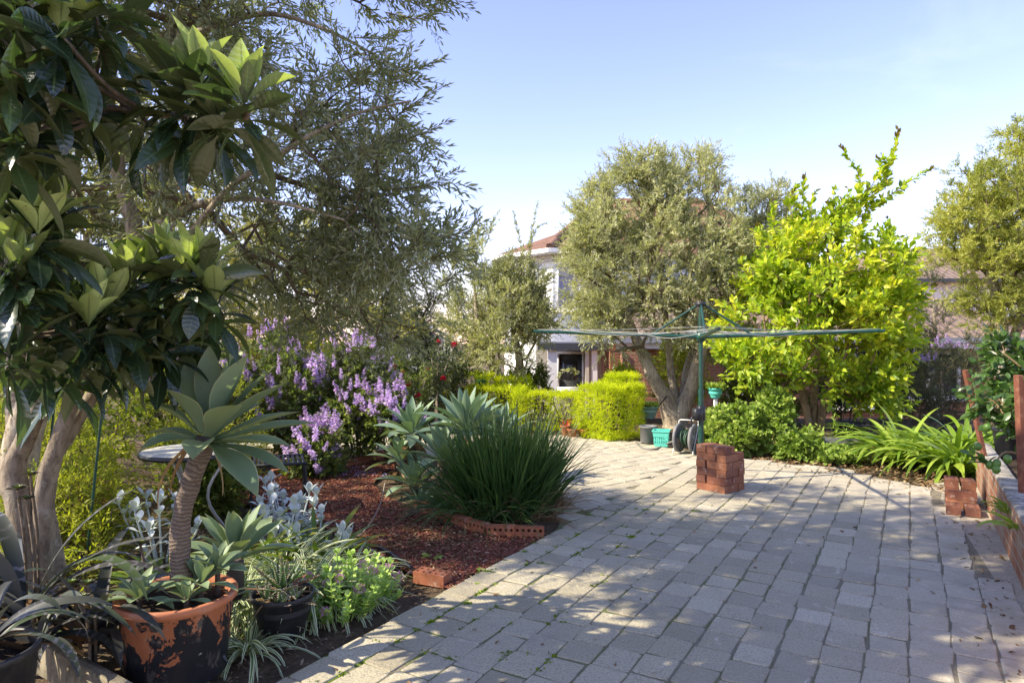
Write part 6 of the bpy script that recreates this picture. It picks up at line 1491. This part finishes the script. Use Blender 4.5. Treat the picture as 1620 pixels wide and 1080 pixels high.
# ------------------------------------------------------------------ island bed: agaves and grass
for k, (x, y, Y, L, W, n, lb) in enumerate([(738, 668, 7.05, .56, .14, 26, 'largest blue green agave rosette, highest in the island bed'), (652, 672, 7.3, .46, .12, 24, 'blue green agave rosette at the back left of the island bed'), (655, 752, 6.75, .40, .11, 22, 'front left agave rosette leaning over the red mulch'), (700, 712, 6.75, .46, .12, 22, 'middle agave rosette between the strappy grass and the mulch'), (795, 680, 7.3, .48, .12, 22, 'agave rosette rising behind the strappy grass clump'), (632, 715, 7.25, .36, .10, 18, 'small agave rosette at the far left of the island bed'), (668, 790, 6.45, .28, .08, 16, 'lowest small agave rosette near the edging bricks')]):
    c = at(x, y, Y); t = thing('agave', lb, 'agave', (c[0], c[1], 0), 'agaves of the island bed'); g = rg(200 + k); b = Bag(); rosette(b, c - [0, 0, .10], n, L, W, 1.42, .05 if k < 6 else .3, .42, AGP, g, 11, kk=.2); b.build('leaves', M['agave_blue'], t)
    b = Bag(); tube(b, [(c[0], c[1], -.02), c - [0, 0, .10]], .05, 10, 3); b.build('stem', M['ringtrunk'], t)
    b = Bag(); m = 9; a = g.uniform(0, 6.28, m); straps(b, np.repeat([c - [0, 0, .18]], m, 0), a, g.uniform(-.8, -.2, m), .5, L * .6, W * .5, AGN, 7, .4); b.build('withered_leaf', M['dryleaf'], t)
gc = thing('grass_clump', 'big dark green strappy grass clump at the corner of the paving', 'grass clump', (.02, 5.95, 0)); g = rg(210); b = Bag(); dead = Bag()
n = 1350; a = g.uniform(0, 6.283, n); rr = np.sqrt(g.random(n)); base = np.stack([-.04 + .36 * rr * np.cos(a), 5.98 + .42 * rr * np.sin(a), np.full(n, -.01)], -1)
lean = np.stack([rr * np.cos(a), rr * np.sin(a)], -1) + g.normal(0, .42, (n, 2)); az = np.arctan2(lean[:, 1], lean[:, 0]); e0 = np.clip(1.52 - .27 * np.linalg.norm(lean, axis=1) ** 1.3 + g.normal(0, .07, n), .5, 1.56)
straps(b, base, az, e0, g.uniform(.0, .45, n) + (g.random(n) < .12) * .6, g.uniform(.5, 1.08, n) * (1 - .18 * rr), g.uniform(.017, .029, n), GRP, 7, .25, g.normal(0, .5, n), g.normal(0, .15, n), rnd=g.random(n))
n = 260; a = g.uniform(2.2, 5.4, n); base = np.stack([-.18 + .36 * np.cos(a), 5.95 + .40 * np.sin(a), np.full(n, -.01)], -1); straps(b, base, a + g.normal(0, .5, n), g.uniform(.5, 1.2, n), g.uniform(.7, 1.8, n), g.uniform(.35, .75, n), .011, GRP, 8, .2, g.normal(0, .6, n), g.normal(0, .4, n), rnd=g.uniform(.5, 1, n))
b.build('leaves', M['grass'], gc)
n = 330; a = g.uniform(0, 6.283, n); base = np.stack([.0 + .5 * np.cos(a) * g.random(n) ** .4, 5.95 + .47 * np.sin(a) * g.random(n) ** .4, np.full(n, .01)], -1); straps(dead, base, a + g.normal(0, .6, n), g.uniform(.1, 1.2, n), g.uniform(.3, 1.6, n), g.uniform(.15, .55, n), .007, GRP, 6, .2, g.normal(0, .8, n), g.normal(0, .8, n)); dead.build('withered_leaf', M['dryleaf'], gc)

# ------------------------------------------------------------------ right side plants
for k, (x, y, Y, rx, rz, lb) in enumerate([(1160, 682, 9.0, .40, .36, 'lime green geranium bush nearest the hoist pole'), (1222, 668, 9.2, .38, .40, 'taller lime green geranium bush under the left of the citrus tree'), (1262, 708, 8.75, .34, .20, 'low geranium mound in front of the citrus stems'), (1318, 730, 8.35, .30, .10, 'flat geranium patch spreading beside the grey trough'), (1135, 700, 8.95, .22, .24, 'small geranium mound right behind the brick stack')]):
    c = at(x, y, Y); bush('geranium', lb, 'geranium', (c[0], c[1], -.02), [(c, np.array([rx, .34, rz])), (c - [0, .1, rz * .3], np.array([rx * .9, .3, rz * .8]))], [220, 230, 150, 120, 90][k], M['geranium'], 220 + k, k=4, tl=.10, m=5, LL=.062, LW=.066, tm=LT_ROUND, spread=1.1, up=.5, group='geraniums below the citrus', flat=1.0)
for k, (x, y, n, L, lb) in enumerate([(4.95, 7.62, 240, .92, 'bright green agapanthus clump spilling beside the stepped bricks'), (5.5, 8.3, 210, .98, 'agapanthus clump behind the end of the garden wall'), (4.75, 8.3, 150, .92, 'agapanthus clump nearest the grey trough')]):
    clump('agapanthus', lb, 'agapanthus', (x, y, -.01), n, L, .048, M['agapanthus'], 230 + k, r=.2, e=(.55, 1.45), k=(.9, 1.9), nseg=10, fold=.12, kz=.2, group='agapanthus clumps at the wall end')
for k, (x, y, Y, r_, rz, lb) in enumerate([(1452, 612, 10.8, .42, .45, 'dark grey lavender bush right of the citrus tree'), (1500, 590, 11.4, .4, .5, 'dark lavender bush with violet spikes below the tea tree')]):
    c = at(x, y, Y); c2 = c.copy(); c2[2] = .35; root, tp, od = bush('lavender', lb, 'lavender', (c[0], c[1], -.02), [(c, np.array([r_, .4, rz])), (c2, np.array([r_, .4, .35]))], 260, M['darkshrub'], 240 + k, k=5, tl=.16, m=12, LL=.035, LW=.007, group='lavender bushes', up=.8)
    g = rg(244 + k)
    for i in np.argsort(-tp[:, 2])[:22]:
        o = bpy.data.objects.new('flower_spike', spm[i % 4]); COL.objects.link(o); o.parent = root; o.location = tuple(tp[i] + [0, 0, .12] - np.array(root.location[:])); o.scale = (.55, .55, .5); o.rotation_euler = (g.normal(0, .2), g.normal(0, .2), 0)
# young lemon in the raised bed
LM = np.array([4.22, 5.15, .29]); g = rg(250)
root = thing('lemon_tree', 'young lemon tree with dark leaves and green fruit in the raised bed', 'tree', LM)
lim = [([LM, LM + [.0, .02, .35], LM + [-.05, 0, .7], at(1590, 560, 5.3)], [.022, .018, .014, .006], 0), ([LM + [0, 0, .2], at(1590, 660, 5.2), at(1570, 640, 5.1)], [.014, .01, .005], 0), ([LM + [0, 0, .15], at(1600, 715, 5.0), at(1570, 738, 4.7)], [.012, .008, .004], 0)]
bl = [blob_px(1598, 560, 5.3, 22, 26, .25), blob_px(1635, 590, 5.3, 40, 60, .4), blob_px(1582, 625, 5.2, 24, 36, .3), blob_px(1622, 670, 5.2, 28, 34, .3), blob_px(1572, 738, 4.65, 16, 9, .06)]
pts, od = crown_points(bl, 110, g, 3, -.2, .4); A, par, r, tips, nf = skeleton(lim, pts, g, .3, .15, .1, .002, .45, .012)
bb = Bag(); limbs_mesh(bb, lim, 7, .05); idx = np.arange(nf, len(A)); sticks(bb, A[par[idx]], A[idx], r[idx] * 1.2, r[idx], 5); fo = Bag(); tp = A[tips[tips >= 0]]
twig_leaves(fo, twigs(tp, nrm(od[tips >= 0] + [0, 0, .3]), 3, .13, g, .6, .1, .1), 5, .085, .046, g, 1.0, outline([0, .3, .46, .5, .44, .27, 0], .12), .2, bb, .0018, flat=.7); bb.build('trunk', M['citrusbark'], root); fo.build('crown', M['lemon'], root)
m_, nt = mat_new('green_fruit'); gg = G(nt); gg.out(gg.prin(gg.mix(gg.noise(12), (.05, .12, .015), (.12, .22, .02)), .4, .5, gg.bump(gg.noise(140, 2), .2, .002)))
for x, y, Y in ((1547, 706, 4.9), (1566, 735, 4.65), (1577, 733, 4.62), (1576, 742, 4.6), (1562, 676, 5.0), (1594, 726, 4.6), (1610, 640, 5.0), (1585, 610, 5.1)):
    b = Bag(); sphere(b, at(x, y, Y), .026, 14, 10, (1, 1, 1.2)); b.build('fruit', m_, root)
c = np.array([4.93, 6.8, .30]); pot('plastic_pot', 'black plastic pot standing on the raised bed beside the wall', 'pot', c, .09, .125, .30, M['blackplastic'], .012)
for (x0, y0, x1, y1, Y, w_, lb) in [(1527, 585, 1550, 690, 6.25, .045, 'slim red brown timber stake leaning behind the lemon fruit'), (1611, 593, 1618, 760, 4.75, .05, 'thick red brown timber stake at the right edge of the frame')]:
    a, c = at(x0, y0, Y), at(x1, y1, Y); c = a + (c - a) * ((a[2] - .26) / (a[2] - c[2])); b = Bag(); L = np.linalg.norm(a - c); box(b, (0, 0, 0), (w_, w_ * .8, L), bev=.004); V = b.V[0]; q = Vector(a - c).to_track_quat('Z', 'Y'); b.V[0] = np.array([q @ Vector(v) for v in V]) + (a + c) / 2; tag(b.build('timber_stake', M['rust'], smooth=False), lb, 'stake')
for k, (x, y, Y) in enumerate([(1600, 770, 4.7), (1618, 740, 5.2), (1612, 790, 4.3)]):
    c = at(x, y, Y); c[2] = .3; clump('weed', ['grassy weed at the foot of the thick timber stake', 'leafy weed behind the thick timber stake', 'small weed on the raised bed nearest the camera'][k], 'weed', c, 26, .2, .022, M['lemon'] if k == 1 else M['geranium'], 255 + k, r=.06)
# small things on the ground
g = rg(260)
def stick(pts, r, label, mt='twig', cat='stick'): b = Bag(); tube(b, pts, r, 6, 6); tag(b.build('fallen_stick', M[mt]), label, cat)
stick([gnd(1306, 741) + [0, 0, .012], gnd(1318, 745) + [0, 0, .02], gnd(1332, 748) + [0, 0, .012]], .014, 'short brown stick on the paving in front of the geraniums')
stick([gnd(545, 873) + [0, 0, .02], gnd(580, 845) + [0, 0, .05], gnd(601, 815) + [0, 0, .09], gnd(609, 780) + [0, 0, .10]], .005, 'long pale dry stalk arching over the red mulch', 'palebark', 'stalk')
stick([gnd(595, 940) + [0, 0, .01], gnd(625, 930) + [0, 0, .02], gnd(650, 905) + [0, 0, .01]], .006, 'dry forked twig lying behind the sedum', 'palebark')
for k, (x, y) in enumerate([(686, 880), (760, 905), (606, 905)]):
    c = gnd(x, y); t = clump('weed', ['small green weed seedling in the middle of the red mulch', 'tiny weed at the paving edge right of the loose brick', 'tiny weed between the sedum and the loose brick'][k], 'weed', c, [12, 6, 6][k], [.07, .04, .045][k], .026, M['geranium'], 262 + k, prof=SPP, r=.03, e=(.1, .9), k=(.2, .8))
